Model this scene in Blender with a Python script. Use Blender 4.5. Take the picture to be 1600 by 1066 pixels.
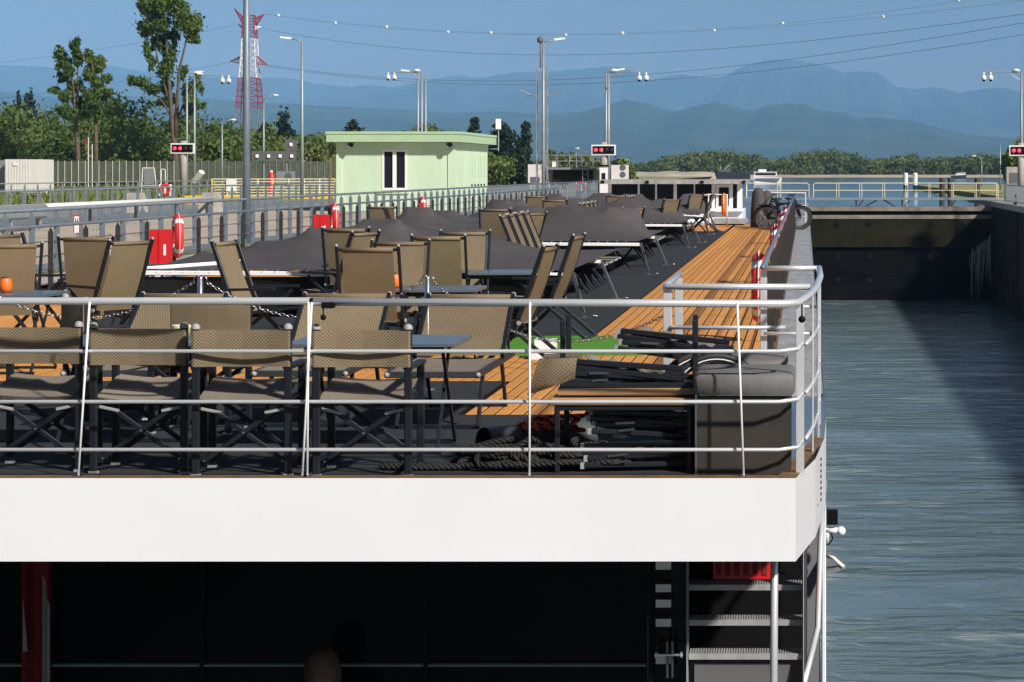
import bpy, math, random
import numpy as np
from math import radians, sin, cos, pi
from mathutils import Vector, Matrix
random.seed(7)
for o in list(bpy.data.objects): bpy.data.objects.remove(o)
SC = bpy.context.scene
COL = SC.collection
# ---------------------------------------------------------------- camera, sky, sun, exposure
F = 3600.0; CX = 1259.0; CY = 266.0; ZC = 8.7
cam = bpy.data.cameras.new('camera'); camo = bpy.data.objects.new('camera', cam); COL.objects.link(camo)
camo.location = (0, 0, ZC); camo.rotation_euler = (radians(90), 0, 0)
cam.sensor_width = 36; cam.lens = 36 * F / 1600
cam.shift_x = -(CX - 800) / 1600; cam.shift_y = -(533 - CY) / 1600
cam.clip_start = 0.1; cam.clip_end = 60000
SC.camera = camo
SUN_EL, SUN_AZ = 36.0, 133.0            # azimuth clockwise from +Y
wd = bpy.data.worlds.new('World'); SC.world = wd; wd.use_nodes = True
nt = wd.node_tree; nt.nodes.clear()
sky = nt.nodes.new('ShaderNodeTexSky'); sky.sky_type = 'NISHITA'; sky.sun_disc = False
sky.sun_elevation = radians(SUN_EL); sky.sun_rotation = radians(SUN_AZ)
sky.air_density = 1.0; sky.dust_density = 0.9; sky.ozone_density = 2.5; sky.altitude = 200
tint = nt.nodes.new('ShaderNodeMix'); tint.data_type = 'RGBA'; tint.blend_type = 'MULTIPLY'; tint.inputs[0].default_value = 1
tint.inputs[7].default_value = (0.70, 0.58, 0.565, 1)
bg = nt.nodes.new('ShaderNodeBackground'); bg.inputs[1].default_value = 0.052
wo = nt.nodes.new('ShaderNodeOutputWorld')
wtc = nt.nodes.new('ShaderNodeTexCoord'); wn = nt.nodes.new('ShaderNodeTexNoise'); wn.inputs['Scale'].default_value = 3.5; wn.inputs['Detail'].default_value = 4
wr = nt.nodes.new('ShaderNodeMapRange'); wr.inputs[1].default_value = .3; wr.inputs[2].default_value = .7; wr.inputs[3].default_value = .93; wr.inputs[4].default_value = 1.07
wh_s = nt.nodes.new('ShaderNodeHueSaturation'); nt.links.new(wtc.outputs['Generated'], wn.inputs['Vector']); nt.links.new(wn.outputs['Fac'], wr.inputs[0]); nt.links.new(wr.outputs[0], wh_s.inputs['Value'])
nt.links.new(sky.outputs[0], tint.inputs[6]); nt.links.new(tint.outputs[2], wh_s.inputs['Color']); nt.links.new(wh_s.outputs[0], bg.inputs[0]); nt.links.new(bg.outputs[0], wo.inputs[0])
sl = bpy.data.lights.new('sun', 'SUN'); sl.energy = 4.7; sl.angle = radians(3.0); sl.color = (1.0, 0.95, 0.88)
so = bpy.data.objects.new('sun', sl); COL.objects.link(so)
sdir = Vector((sin(radians(SUN_AZ)) * cos(radians(SUN_EL)), cos(radians(SUN_AZ)) * cos(radians(SUN_EL)), sin(radians(SUN_EL))))
so.rotation_euler = (-sdir).to_track_quat('-Z', 'Y').to_euler(); so.location = (60, -40, 60)
vs = SC.view_settings; vs.view_transform = 'Standard'; vs.look = 'None'; vs.exposure = 0.4; vs.gamma = 1
SC.render.resolution_x = 1024; SC.render.resolution_y = 682
SC.cycles.max_bounces = 8; SC.cycles.transparent_max_bounces = 24; SC.cycles.volume_bounces = 1

def U(x, y, Y): return Vector(((x - CX) * Y / F, Y, ZC + (CY - y) * Y / F))
def UX(x, Y): return (x - CX) * Y / F
ZD = 6.87          # sun deck
ZG = 6.92          # lock platform
ZU = 6.05          # upstream water
# ---------------------------------------------------------------- materials
MATS = {}
def mat(name, col, rough=.6, metal=0, var=0, vscale=5, bump=0, bscale=30, spec=.5, coat=0, objvar=0, detail=4, coord='Object', col2=None, stretch=None, wave=None):
    m = bpy.data.materials.new(name); m.use_nodes = True; n = m.node_tree.nodes; L = m.node_tree.links
    b = n['Principled BSDF']; c = tuple(col) + (1,)
    b.inputs['Base Color'].default_value = c; b.inputs['Roughness'].default_value = rough; b.inputs['Metallic'].default_value = metal
    b.inputs['Specular IOR Level'].default_value = spec
    if coat: b.inputs['Coat Weight'].default_value = coat
    tc = n.new('ShaderNodeTexCoord'); src = tc.outputs[coord]
    if stretch:
        mp = n.new('ShaderNodeMapping'); mp.inputs['Scale'].default_value = stretch; L.new(src, mp.inputs[0]); src = mp.outputs[0]
    cur = None
    if var or col2:
        t = n.new('ShaderNodeTexNoise'); t.inputs['Scale'].default_value = vscale; t.inputs['Detail'].default_value = detail; t.inputs['Roughness'].default_value = .65
        L.new(src, t.inputs['Vector'])
        mx = n.new('ShaderNodeMix'); mx.data_type = 'RGBA'
        r = n.new('ShaderNodeMapRange'); r.inputs[1].default_value = .32; r.inputs[2].default_value = .68
        L.new(t.outputs['Fac'], r.inputs[0]); L.new(r.outputs[0], mx.inputs[0])
        a = col2 if col2 else tuple(min(1, k * (1 + var)) for k in col); d = col if col2 else tuple(k * (1 - var) for k in col)
        mx.inputs[6].default_value = tuple(d) + (1,); mx.inputs[7].default_value = tuple(a) + (1,)
        cur = mx.outputs[2]
    if objvar:
        oi = n.new('ShaderNodeObjectInfo'); r = n.new('ShaderNodeMapRange'); r.inputs[3].default_value = 1 - objvar; r.inputs[4].default_value = 1 + objvar
        L.new(oi.outputs['Random'], r.inputs[0]); hs = n.new('ShaderNodeHueSaturation'); L.new(r.outputs[0], hs.inputs['Value'])
        if cur: L.new(cur, hs.inputs['Color'])
        else: hs.inputs['Color'].default_value = c
        cur = hs.outputs[0]
    if cur: L.new(cur, b.inputs['Base Color'])
    if bump:
        t = n.new('ShaderNodeTexNoise'); t.inputs['Scale'].default_value = bscale; t.inputs['Detail'].default_value = 3; L.new(src, t.inputs['Vector'])
        bp = n.new('ShaderNodeBump'); bp.inputs['Strength'].default_value = bump; bp.inputs['Distance'].default_value = .02
        L.new(t.outputs['Fac'], bp.inputs['Height']); L.new(bp.outputs[0], b.inputs['Normal'])
    MATS[name] = m; return m
mat('white_paint', (.78, .79, .81), .38, var=.02, vscale=1.5, coat=.2)
mat('white_tube', (.8, .8, .8), .25, metal=.0, coat=.5, var=.04, vscale=8)
mat('chrome', (.85, .86, .87), .3, metal=.55, var=.04, vscale=4, spec=.8)
mat('steel', (.55, .56, .57), .28, metal=1, var=.1, vscale=5)
mat('grey_steel', (.17, .215, .255), .5, metal=.3, var=.12, vscale=3)
mat('galv', (.27, .30, .32), .5, metal=.4, var=.1, vscale=4)
mat('dark_post', (.07, .068, .066), .35, metal=.6, var=.3, vscale=4)
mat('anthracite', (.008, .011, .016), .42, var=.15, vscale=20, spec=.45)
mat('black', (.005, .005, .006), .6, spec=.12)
mat('cloth_and_shade', (.008, .008, .009), .42, var=.3, vscale=2, bump=.2, bscale=6)  # near black: awning cloth with the shadow beneath it put into the colour
mat('cap_grey', (.30, .30, .30), .5)
mat('table_top', (.09, .115, .15), .28, var=.1, vscale=10)
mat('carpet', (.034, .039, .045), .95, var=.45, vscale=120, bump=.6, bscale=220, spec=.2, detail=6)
mat('turf', (.085, .24, .03), .9, var=.25, vscale=80, bump=.5, bscale=160, spec=.2)
mat('caulk', (.012, .007, .004), .9, spec=.1)
mat('teak', (.555, .255, .075), .68, var=.10, vscale=7, objvar=.12, bump=.12, bscale=40, stretch=(8, .6, 8), spec=.15)
mat('wood', (.33, .2, .10), .55, var=.2, vscale=6, stretch=(1, 12, 12))
mat('brown_edge', (.16, .085, .035), .6, var=.35, vscale=9)
mat('tarp', (.062, .057, .059), .75, var=.12, vscale=3, bump=.25, bscale=5, spec=.35)
mat('cushion', (.13, .125, .12), .75, var=.12, vscale=6, bump=.1, bscale=60)
mat('box_brown', (.03, .026, .022), .6, var=.25, vscale=5)
mat('gutter', (.36, .36, .36), .42, metal=.2, var=.25, vscale=2.5, stretch=(3, .5, 1))
mat('red', (.55, .012, .016), .4, var=.08, vscale=6, coat=.2)
mat('buoy_red', (.72, .035, .035), .5, var=.06, vscale=8)
mat('orange', (.72, .15, .015), .5)
mat('rope_black', (.012, .012, .012), .8, var=.4, vscale=40)
mat('rope_orange', (.70, .13, .04), .8, var=.3, vscale=40)
mat('rubber', (.06, .063, .07), .5, var=.25, vscale=7)
mat('rubber_dark', (.012, .012, .013), .6)
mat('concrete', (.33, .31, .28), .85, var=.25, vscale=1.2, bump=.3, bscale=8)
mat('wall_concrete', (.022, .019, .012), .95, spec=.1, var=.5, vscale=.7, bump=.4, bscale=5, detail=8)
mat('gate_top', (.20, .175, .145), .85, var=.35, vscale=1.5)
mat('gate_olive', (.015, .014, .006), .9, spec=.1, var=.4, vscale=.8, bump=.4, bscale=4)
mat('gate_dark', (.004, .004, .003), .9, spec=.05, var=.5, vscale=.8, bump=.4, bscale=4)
mat('green_wall', (.50, .63, .46), .85, var=.07, vscale=1.3, stretch=(1, 1, .22), detail=8, bump=.15, bscale=25)
mat('green_roof', (.36, .50, .31), .6, var=.05, vscale=2)
mat('apron', (.44, .38, .305), .95, vscale=.25, col2=(.35, .295, .23), bump=.5, bscale=9, detail=9)
mat('road', (.20, .20, .20), .9, var=.15, vscale=.4)
mat('moss', (.07, .085, .02), .95, vscale=1.5, col2=(.17, .14, .09), bump=.6, bscale=20, detail=8)
mat('field', (.17, .19, .045), .95, vscale=.12, col2=(.33, .29, .13), bump=.4, bscale=4, detail=9)
mat('gravel_bank', (.42, .36, .27), .95, var=.25, vscale=.08, detail=9)
mat('plain', (.09, .12, .05), .95, var=.3, vscale=.004)
mat('yellow', (.75, .50, .04), .5); mat('cream_rail', (.72, .66, .45), .5, var=.06, vscale=3)
mat('pale_bark', (.22, .17, .12), .9, var=.3, vscale=4); mat('bark', (.10, .075, .05), .9, var=.35, vscale=3)
mat('dark_board', (.10, .10, .105), .7); mat('container', (.62, .60, .58), .6, var=.06, vscale=.8)
mat('dark_blue_hull', (.03, .035, .045), .5); mat('pile_brown', (.06, .045, .035), .9, var=.3, vscale=2)
mat('brown_hair', (.07, .043, .024), .6, var=.4, vscale=40, stretch=(6, 6, 1)); mat('skin', (.45, .27, .19), .5); mat('jacket', (.03, .035, .05), .8)
mat('flag_red_dimmed', (.16, .006, .007), .7); mat('flag_white_dimmed', (.2, .21, .2), .7)  # flag colours darkened to carry the dimness of overhang and tinted glass
mat('tub', (.68, .55, .25), .5, vscale=25, col2=(.25, .38, .10))
mat('sign_white', (.75, .75, .75), .5)
mat('ball_white', (.85, .85, .85), .4); mat('wire', (.10, .11, .12), .6)
mat('tower_red', (.27, .025, .03), .6); mat('tower_white', (.75, .75, .75), .6)

def fabric(name, c1, c2, scale, alpha):
    m = bpy.data.materials.new(name); m.use_nodes = True; n = m.node_tree.nodes; L = m.node_tree.links; b = n['Principled BSDF']
    tc = n.new('ShaderNodeTexCoord'); ck = n.new('ShaderNodeTexChecker'); ck.inputs['Scale'].default_value = scale
    mp = n.new('ShaderNodeMapping'); mp.inputs['Rotation'].default_value = (.0, .0, 0); mp.inputs['Location'].default_value = (.0013, .0013, .0013)
    L.new(tc.outputs['Object'], mp.inputs[0]); L.new(mp.outputs[0], ck.inputs[0])
    ck.inputs[1].default_value = c1 + (1,); ck.inputs[2].default_value = c2 + (1,)
    ns = n.new('ShaderNodeTexNoise'); ns.inputs['Scale'].default_value = 5; L.new(tc.outputs['Object'], ns.inputs['Vector'])
    hs = n.new('ShaderNodeHueSaturation'); r = n.new('ShaderNodeMapRange'); r.inputs[3].default_value = .82; r.inputs[4].default_value = 1.15
    L.new(ns.outputs['Fac'], r.inputs[0]); oi = n.new('ShaderNodeObjectInfo'); r2 = n.new('ShaderNodeMapRange'); r2.inputs[3].default_value = .86; r2.inputs[4].default_value = 1.14; L.new(oi.outputs['Random'], r2.inputs[0])
    ml = n.new('ShaderNodeMath'); ml.operation = 'MULTIPLY'; L.new(r.outputs[0], ml.inputs[0]); L.new(r2.outputs[0], ml.inputs[1]); L.new(ml.outputs[0], hs.inputs['Value']); L.new(ck.outputs[0], hs.inputs['Color'])
    L.new(hs.outputs[0], b.inputs['Base Color']); b.inputs['Roughness'].default_value = .75
    bp = n.new('ShaderNodeBump'); bp.inputs['Strength'].default_value = .3; bp.inputs['Distance'].default_value = .003; L.new(ck.outputs['Fac'], bp.inputs['Height']); L.new(bp.outputs[0], b.inputs['Normal'])
    tl = n.new('ShaderNodeBsdfTranslucent'); L.new(hs.outputs[0], tl.inputs[0])
    m1 = n.new('ShaderNodeMixShader'); m1.inputs[0].default_value = .25; L.new(b.outputs[0], m1.inputs[1]); L.new(tl.outputs[0], m1.inputs[2])
    tr = n.new('ShaderNodeBsdfTransparent'); m2 = n.new('ShaderNodeMixShader'); m2.inputs[0].default_value = alpha
    L.new(m1.outputs[0], m2.inputs[1]); L.new(tr.outputs[0], m2.inputs[2]); L.new(m2.outputs[0], n['Material Output'].inputs[0])
    MATS[name] = m
fabric('mesh_tan', (.34, .265, .165), (.145, .108, .062), 100, .07)
fabric('mesh_seat', (.34, .29, .23), (.22, .185, .145), 130, .03)

def glass_dark(name, col=(.004, .006, .006), rough=.04):
    m = mat(name, col, rough, spec=.2); return m
glass_dark('black_glass'); glass_dark('window_glass', (.012, .016, .022), .05)
def clear_glass(name, tint, a):
    m = bpy.data.materials.new(name); m.use_nodes = True; n = m.node_tree.nodes; L = m.node_tree.links; b = n['Principled BSDF']
    b.inputs['Base Color'].default_value = tint + (1,); b.inputs['Roughness'].default_value = .05
    tr = n.new('ShaderNodeBsdfTransparent'); tr.inputs[0].default_value = (.85, .92, .9, 1); mx = n.new('ShaderNodeMixShader'); mx.inputs[0].default_value = a
    L.new(tr.outputs[0], mx.inputs[1]); L.new(b.outputs[0], mx.inputs[2]); L.new(mx.outputs[0], n['Material Output'].inputs[0]); MATS[name] = m
clear_glass('smoke_glass', (.03, .03, .03), .72); clear_glass('clear_glass', (.35, .42, .44), .45); clear_glass('mesh_wire', (.16, .17, .13), .42)
clear_glass('leak_water', (.6, .65, .65), .3); clear_glass('stern_glass', (.003, .005, .005), .6); MATS['stern_glass'].node_tree.nodes['Principled BSDF'].inputs['Specular IOR Level'].default_value = .15
def emis(name, col, s):
    m = mat(name, col, .4); b = m.node_tree.nodes['Principled BSDF']; b.inputs['Emission Color'].default_value = col + (1,); b.inputs['Emission Strength'].default_value = s
emis('lamp_red', (1, .03, .06), 2.2)

def leafmat(name, c1, c2, c3, trans=.25, scale=.25):
    m = bpy.data.materials.new(name); m.use_nodes = True; n = m.node_tree.nodes; L = m.node_tree.links; b = n['Principled BSDF']
    g = n.new('ShaderNodeNewGeometry'); cr = n.new('ShaderNodeValToRGB'); e = cr.color_ramp.elements
    e[0].color = c1 + (1,); e[1].color = c3 + (1,); k = cr.color_ramp.elements.new(.5); k.color = c2 + (1,)
    ns = n.new('ShaderNodeTexNoise'); ns.inputs['Scale'].default_value = scale; ns.inputs['Detail'].default_value = 2; L.new(g.outputs['Position'], ns.inputs['Vector'])
    mr = n.new('ShaderNodeMapRange'); mr.inputs[1].default_value = .3; mr.inputs[2].default_value = .7; L.new(ns.outputs['Fac'], mr.inputs[0])
    mx = n.new('ShaderNodeMix'); mx.inputs[0].default_value = .45; L.new(mr.outputs[0], mx.inputs[2]); L.new(g.outputs['Random Per Island'], mx.inputs[3])
    L.new(mx.outputs[0], cr.inputs[0]); L.new(cr.outputs[0], b.inputs['Base Color']); b.inputs['Roughness'].default_value = .6; b.inputs['Specular IOR Level'].default_value = .25
    tl = n.new('ShaderNodeBsdfTranslucent'); L.new(cr.outputs[0], tl.inputs[0]); ms = n.new('ShaderNodeMixShader'); ms.inputs[0].default_value = trans
    L.new(b.outputs[0], ms.inputs[1]); L.new(tl.outputs[0], ms.inputs[2]); L.new(ms.outputs[0], n['Material Output'].inputs[0]); MATS[name] = m
leafmat('leaf_poplar', (.05, .095, .016), (.095, .16, .03), (.16, .22, .05), .4)
leafmat('leaf_wood', (.06, .105, .024), (.125, .19, .042), (.25, .29, .08), .45, scale=.09)
leafmat('leaf_dark', (.010, .022, .012), (.02, .038, .018), (.035, .055, .024))
leafmat('leaf_light', (.07, .10, .025), (.14, .17, .045), (.24, .25, .10))
leafmat('leaf_far', (.05, .085, .03), (.105, .155, .05), (.29, .29, .09), .4, scale=.03)

def water_mat(name, col, rough, s1, str_, stretch, foam=0):
    m = bpy.data.materials.new(name); m.use_nodes = True; n = m.node_tree.nodes; L = m.node_tree.links; b = n['Principled BSDF']
    b.inputs['Base Color'].default_value = col + (1,); b.inputs['Roughness'].default_value = rough; b.inputs['IOR'].default_value = 1.55
    tc = n.new('ShaderNodeTexCoord'); mp = n.new('ShaderNodeMapping'); mp.inputs['Scale'].default_value = stretch; L.new(tc.outputs['Object'], mp.inputs[0])
    a = n.new('ShaderNodeTexNoise'); a.inputs['Scale'].default_value = s1; a.inputs['Detail'].default_value = 5; a.inputs['Distortion'].default_value = .6; L.new(mp.outputs[0], a.inputs['Vector'])
    a2 = n.new('ShaderNodeTexNoise'); a2.inputs['Scale'].default_value = s1 * .22; a2.inputs['Detail'].default_value = 3; L.new(mp.outputs[0], a2.inputs['Vector'])
    ad = n.new('ShaderNodeMath'); ad.operation = 'MULTIPLY_ADD'; ad.inputs[1].default_value = 1.6; L.new(a2.outputs['Fac'], ad.inputs[0]); L.new(a.outputs['Fac'], ad.inputs[2])
    mk = n.new('ShaderNodeTexNoise'); mk.inputs['Scale'].default_value = .16; mk.inputs['Detail'].default_value = 4; mk.inputs['Distortion'].default_value = 1.5; L.new(mp.outputs[0], mk.inputs['Vector'])
    mr = n.new('ShaderNodeMapRange'); mr.inputs[1].default_value = .38; mr.inputs[2].default_value = .62; mr.inputs[3].default_value = str_*.25; mr.inputs[4].default_value = str_*1.25; L.new(mk.outputs['Fac'], mr.inputs[0])
    bp = n.new('ShaderNodeBump'); L.new(mr.outputs[0], bp.inputs['Strength']); bp.inputs['Distance'].default_value = .35; L.new(ad.outputs[0], bp.inputs['Height']); L.new(bp.outputs[0], b.inputs['Normal'])
    if foam:
        f = n.new('ShaderNodeTexNoise'); f.inputs['Scale'].default_value = 1.3; f.inputs['Detail'].default_value = 9; f.inputs['Roughness'].default_value = .75; f.inputs['Distortion'].default_value = 1.2
        mp2 = n.new('ShaderNodeMapping'); mp2.inputs['Scale'].default_value = (.22, .5, 1); L.new(tc.outputs['Object'], mp2.inputs[0]); L.new(mp2.outputs[0], f.inputs['Vector'])
        r = n.new('ShaderNodeMapRange'); r.inputs[1].default_value = .54; r.inputs[2].default_value = .76; r.inputs[4].default_value = foam; L.new(f.outputs['Fac'], r.inputs[0])
        mx = n.new('ShaderNodeMix'); mx.data_type = 'RGBA'; mx.inputs[6].default_value = col + (1,); mx.inputs[7].default_value = (.42, .47, .46, 1); L.new(r.outputs[0], mx.inputs[0]); L.new(mx.outputs[2], b.inputs['Base Color'])
    MATS[name] = m
water_mat('water_chamber', (.088, .13, .142), .16, 1.2, .85, (.45, 1.2, 1), foam=.75)
water_mat('water_up', (.03, .06, .08), .08, .9, .12, (.4, 1, 1))
# ---------------------------------------------------------------- mesh helpers
SPLIT = {'apron', 'foot_bar', 'rail_joint', 'cross_bar', 'seat_frame', 'far_frame', 'link', 'seat_link', 'rivet', 'foot_cap', 'side_rail', 'rear_cross', 'front_cross', 'legs', 'rail', 'leg', 'ladder_rail', 'roof_post', 'corner_pilaster', 'wall_band', 'table_leg', 'support', 'red_border', 'cross_piece', 'strut', 'case', 'derrick', 'post', 'arm', 'white_cross', 'rack_frame'}
class MB:
    def __init__(s): s.v = []; s.f = []; s.mk = []
    def add(s, vs, fs):
        o = len(s.v); s.mk.append((o, len(s.f))); s.v += [tuple(p) for p in vs]; s.f += [tuple(i + o for i in f) for f in fs]; return s
    def box(s, x0, x1, y0, y1, z0, z1):
        return s.add([(x0,y0,z0),(x1,y0,z0),(x1,y1,z0),(x0,y1,z0),(x0,y0,z1),(x1,y0,z1),(x1,y1,z1),(x0,y1,z1)],
                     [(0,3,2,1),(4,5,6,7),(0,1,5,4),(1,2,6,5),(2,3,7,6),(3,0,4,7)])
    def bar(s, p, q, w, h, up=(0, 0, 1)):      # rectangular section, chamfered (8-gon)
        p = Vector(p); q = Vector(q); d = (q - p).normalized(); u = Vector(up)
        if abs(d.dot(u)) > .95: u = Vector((0, 1, 0))
        a = d.cross(u).normalized(); b = a.cross(d).normalized(); c = min(w, h) * .18
        prof = [(w/2-c,-h/2),(w/2,-h/2+c),(w/2,h/2-c),(w/2-c,h/2),(-w/2+c,h/2),(-w/2,h/2-c),(-w/2,-h/2+c),(-w/2+c,-h/2)]
        vs = [p + a*i + b*j for i, j in prof] + [q + a*i + b*j for i, j in prof]
        return s.add(vs, [(i, (i+1) % 8, (i+1) % 8 + 8, i + 8) for i in range(8)] + [tuple(range(7, -1, -1)), tuple(range(8, 16))])
    def tube(s, pts, r, n=8, cap=True, closed=False):
        P = [Vector(p) for p in pts]; m = len(P); vs = []; rr = r if isinstance(r, (list, tuple)) else [r] * m
        prev = None
        for i in range(m):
            if closed: t = P[(i+1) % m] - P[i-1]
            else: t = P[min(i+1, m-1)] - P[max(i-1, 0)]
            t.normalize()
            if prev is None:
                u = Vector((0, 0, 1)) if abs(t.z) < .9 else Vector((1, 0, 0)); a = t.cross(u).normalized()
            else:
                a = (prev - t * prev.dot(t)); a = a.normalized() if a.length > 1e-6 else t.orthogonal().normalized()
            prev = a; b = t.cross(a)
            vs += [P[i] + (a*cos(2*pi*k/n) + b*sin(2*pi*k/n)) * rr[i] for k in range(n)]
        fs = []
        for i in range(m if closed else m-1):
            j = (i+1) % m
            fs += [(i*n+k, i*n+(k+1) % n, j*n+(k+1) % n, j*n+k) for k in range(n)]
        if cap and not closed: fs += [tuple(range(n-1, -1, -1)), tuple(range((m-1)*n, m*n))]
        return s.add(vs, fs)
    def lathe(s, prof, c=(0, 0, 0), axis='z', n=16):
        vs = []; c = Vector(c)
        for r, h in prof:
            for k in range(n):
                a = 2*pi*k/n; x, y = r*cos(a), r*sin(a)
                vs.append(c + (Vector((x, y, h)) if axis == 'z' else Vector((h, x, y)) if axis == 'x' else Vector((x, h, y))))
        fs = [(i*n+k, i*n+(k+1) % n, (i+1)*n+(k+1) % n, (i+1)*n+k) for i in range(len(prof)-1) for k in range(n)]
        return s.add(vs, fs)
    def ball(s, c, r, n=10, sc=(1, 1, 1)):
        st = len(s.v); m = max(4, n//2)
        s.lathe([(max(1e-4, r*sin(pi*i/m)), -r*cos(pi*i/m)) for i in range(m+1)], (0, 0, 0), 'z', n)
        for i in range(st, len(s.v)):
            p = s.v[i]; s.v[i] = (c[0]+p[0]*sc[0], c[1]+p[1]*sc[1], c[2]+p[2]*sc[2])
        return s
    def grid(s, fn, nu, nv):
        return s.add([fn(i/nu, j/nv) for j in range(nv+1) for i in range(nu+1)], [(j*(nu+1)+i, j*(nu+1)+i+1, (j+1)*(nu+1)+i+1, (j+1)*(nu+1)+i) for j in range(nv) for i in range(nu)])
    def torus(s, c, R, r, axis='x', n=24, m=8):
        P = []
        for k in range(n):
            a = 2*pi*k/n; x, y = R*cos(a), R*sin(a)
            P.append(Vector(c) + (Vector((0, x, y)) if axis == 'x' else Vector((x, 0, y)) if axis == 'y' else Vector((x, y, 0))))
        return s.tube(P, r, m, closed=True)
    def mesh(s, name, m, smooth=False):
        me = bpy.data.meshes.new(name); me.from_pydata(s.v, [], s.f); me.materials.append(MATS[m])
        if smooth: me.shade_smooth()
        me.update(); return me
    def build(s, name, m, parent=None, loc=None, rz=None, smooth=False):
        if name in SPLIT and len(s.mk) > 1:
            first = None; mk = s.mk + [(len(s.v), len(s.f))]
            for (a, fa), (b, fb) in zip(mk, mk[1:]):
                q = MB(); q.add(s.v[a:b], [tuple(i-a for i in f) for f in s.f[fa:fb]]); o = ob(name, q.mesh(name, m, smooth), parent, loc, rz); first = first or o
            return first
        return ob(name, s.mesh(name, m, smooth), parent, loc, rz)
def ob(name, me, parent=None, loc=None, rz=None):
    o = bpy.data.objects.new(name, me); COL.objects.link(o)
    if parent is not None: o.parent = parent
    if loc is not None: o.location = loc
    if rz is not None: o.rotation_euler = (0, 0, rz)
    return o
def tag(o, label, cat, group=None, kind=None):
    o['label'] = label; o['category'] = cat
    if group: o['group'] = group
    if kind: o['kind'] = kind
    return o
def thing(name, label, cat, loc=(0, 0, 0), rz=0, group=None):
    o = bpy.data.objects.new(name, None); COL.objects.link(o); o.empty_display_size = .2
    o.location = loc; o.rotation_euler = (0, 0, rz); return tag(o, label, cat, group)
def struct(o, label=None):
    o['kind'] = 'structure'
    if label: o['label'] = label
    return o
def dup(src, loc, rz, label, group=None, rot=None):
    r = src.copy(); COL.objects.link(r); r.location = loc; r.rotation_euler = rot if rot else (0, 0, rz); r['label'] = label
    if group: r['group'] = group
    for ch in list(src.children):
        c = ch.copy(); COL.objects.link(c); c.parent = r
        for g in list(ch.children):
            d = g.copy(); COL.objects.link(d); d.parent = c
    return r
class Proto:      # first placement moves the prototype itself, later ones copy it
    def __init__(s, root): s.root = root; s.used = False
    def place(s, loc, rz, label, group=None, rot=None):
        if not s.used:
            s.used = True; o = s.root; o.location = loc; o.rotation_euler = rot if rot else (0, 0, rz); o['label'] = label
            if group: o['group'] = group
            return o
        return dup(s.root, loc, rz, label, group, rot)
# ================================================================ the setting
def sheet(name, x0, x1, y0, y1, z, m): return struct(MB().add([(x0,y0,z),(x1,y0,z),(x1,y1,z),(x0,y1,z)], [(0,1,2,3)]).build(name, m))
YG = 154.0; XL = -12.0; XR = 12.4; ZR = 6.62
sheet('chamber_water', XL, XR, -70, YG, 0.0, 'water_chamber')
sheet('upstream_water', -26, 1500, YG + 1.5, 905, ZU, 'water_up')
struct(MB().box(-26, XL - 1.6, -70, 330, 3.0, ZG).build('lock_apron', 'apron'))
struct(MB().add([(-700,-70,ZG-.01),(-26,-70,ZG-.01),(-26,700,ZG-.01),(-700,700,ZG-.01)], [(0,1,2,3)]).build('grass_field', 'field'))
sheet('service_road', -34, -26.6, -70, 420, ZG + .004, 'road')
sheet('moss_verge', XL - 1.55, XL - .75, -20, YG - 2, ZG + .006, 'moss')
struct(MB().box(XR + 3, 400, -70, 330, 3.0, ZR).build('east_bank', 'field'))
sheet('far_plain', -9000, 6000, 900, 17500, ZU + .35, 'plain')
# gravel spit seen over the wheelhouse
def spit(u, v):
    x = -62 + u*60; w = sin(pi*v); return (x + 3*sin(v*9), 640 + v*40, ZU - .3 + w*(2.6*sin(pi*min(1, u*1.15))**.6 + .35*sin(u*40)*sin(v*7)))
struct(MB().grid(spit, 60, 8).build('gravel_spit', 'gravel_bank', smooth=True))
struct(MB().grid(lambda u, v: (-200 + u*1500, 842 + v*60, ZU - .2 + 1.1*min(1, v*3)), 60, 6).build('far_shore', 'gravel_bank', smooth=True))

# --- lock walls
w = thing('lock_wall', 'concrete lock wall under the grey fence left of the ship', 'wall', (XL, 40, 0))
MB().box(-1.6, 0, -110, YG-40+3, -.5, ZG-.02).build('wall_face', 'wall_concrete', w)
MB().box(-.75, .06, -110, YG-40+3, ZG-.02, ZG+.03).build('coping', 'concrete', w)
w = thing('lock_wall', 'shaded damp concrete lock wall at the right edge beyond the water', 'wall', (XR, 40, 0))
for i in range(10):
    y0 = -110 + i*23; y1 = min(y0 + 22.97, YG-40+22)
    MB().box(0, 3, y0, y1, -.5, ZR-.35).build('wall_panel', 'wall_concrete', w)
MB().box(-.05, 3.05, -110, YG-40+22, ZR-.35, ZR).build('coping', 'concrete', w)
for k in range(9): MB().box(-.07, -.0, -100+k*24.3, -99.6+k*24.3, -.5, ZR-.36).build('wall_rib', 'wall_concrete', w)

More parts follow.
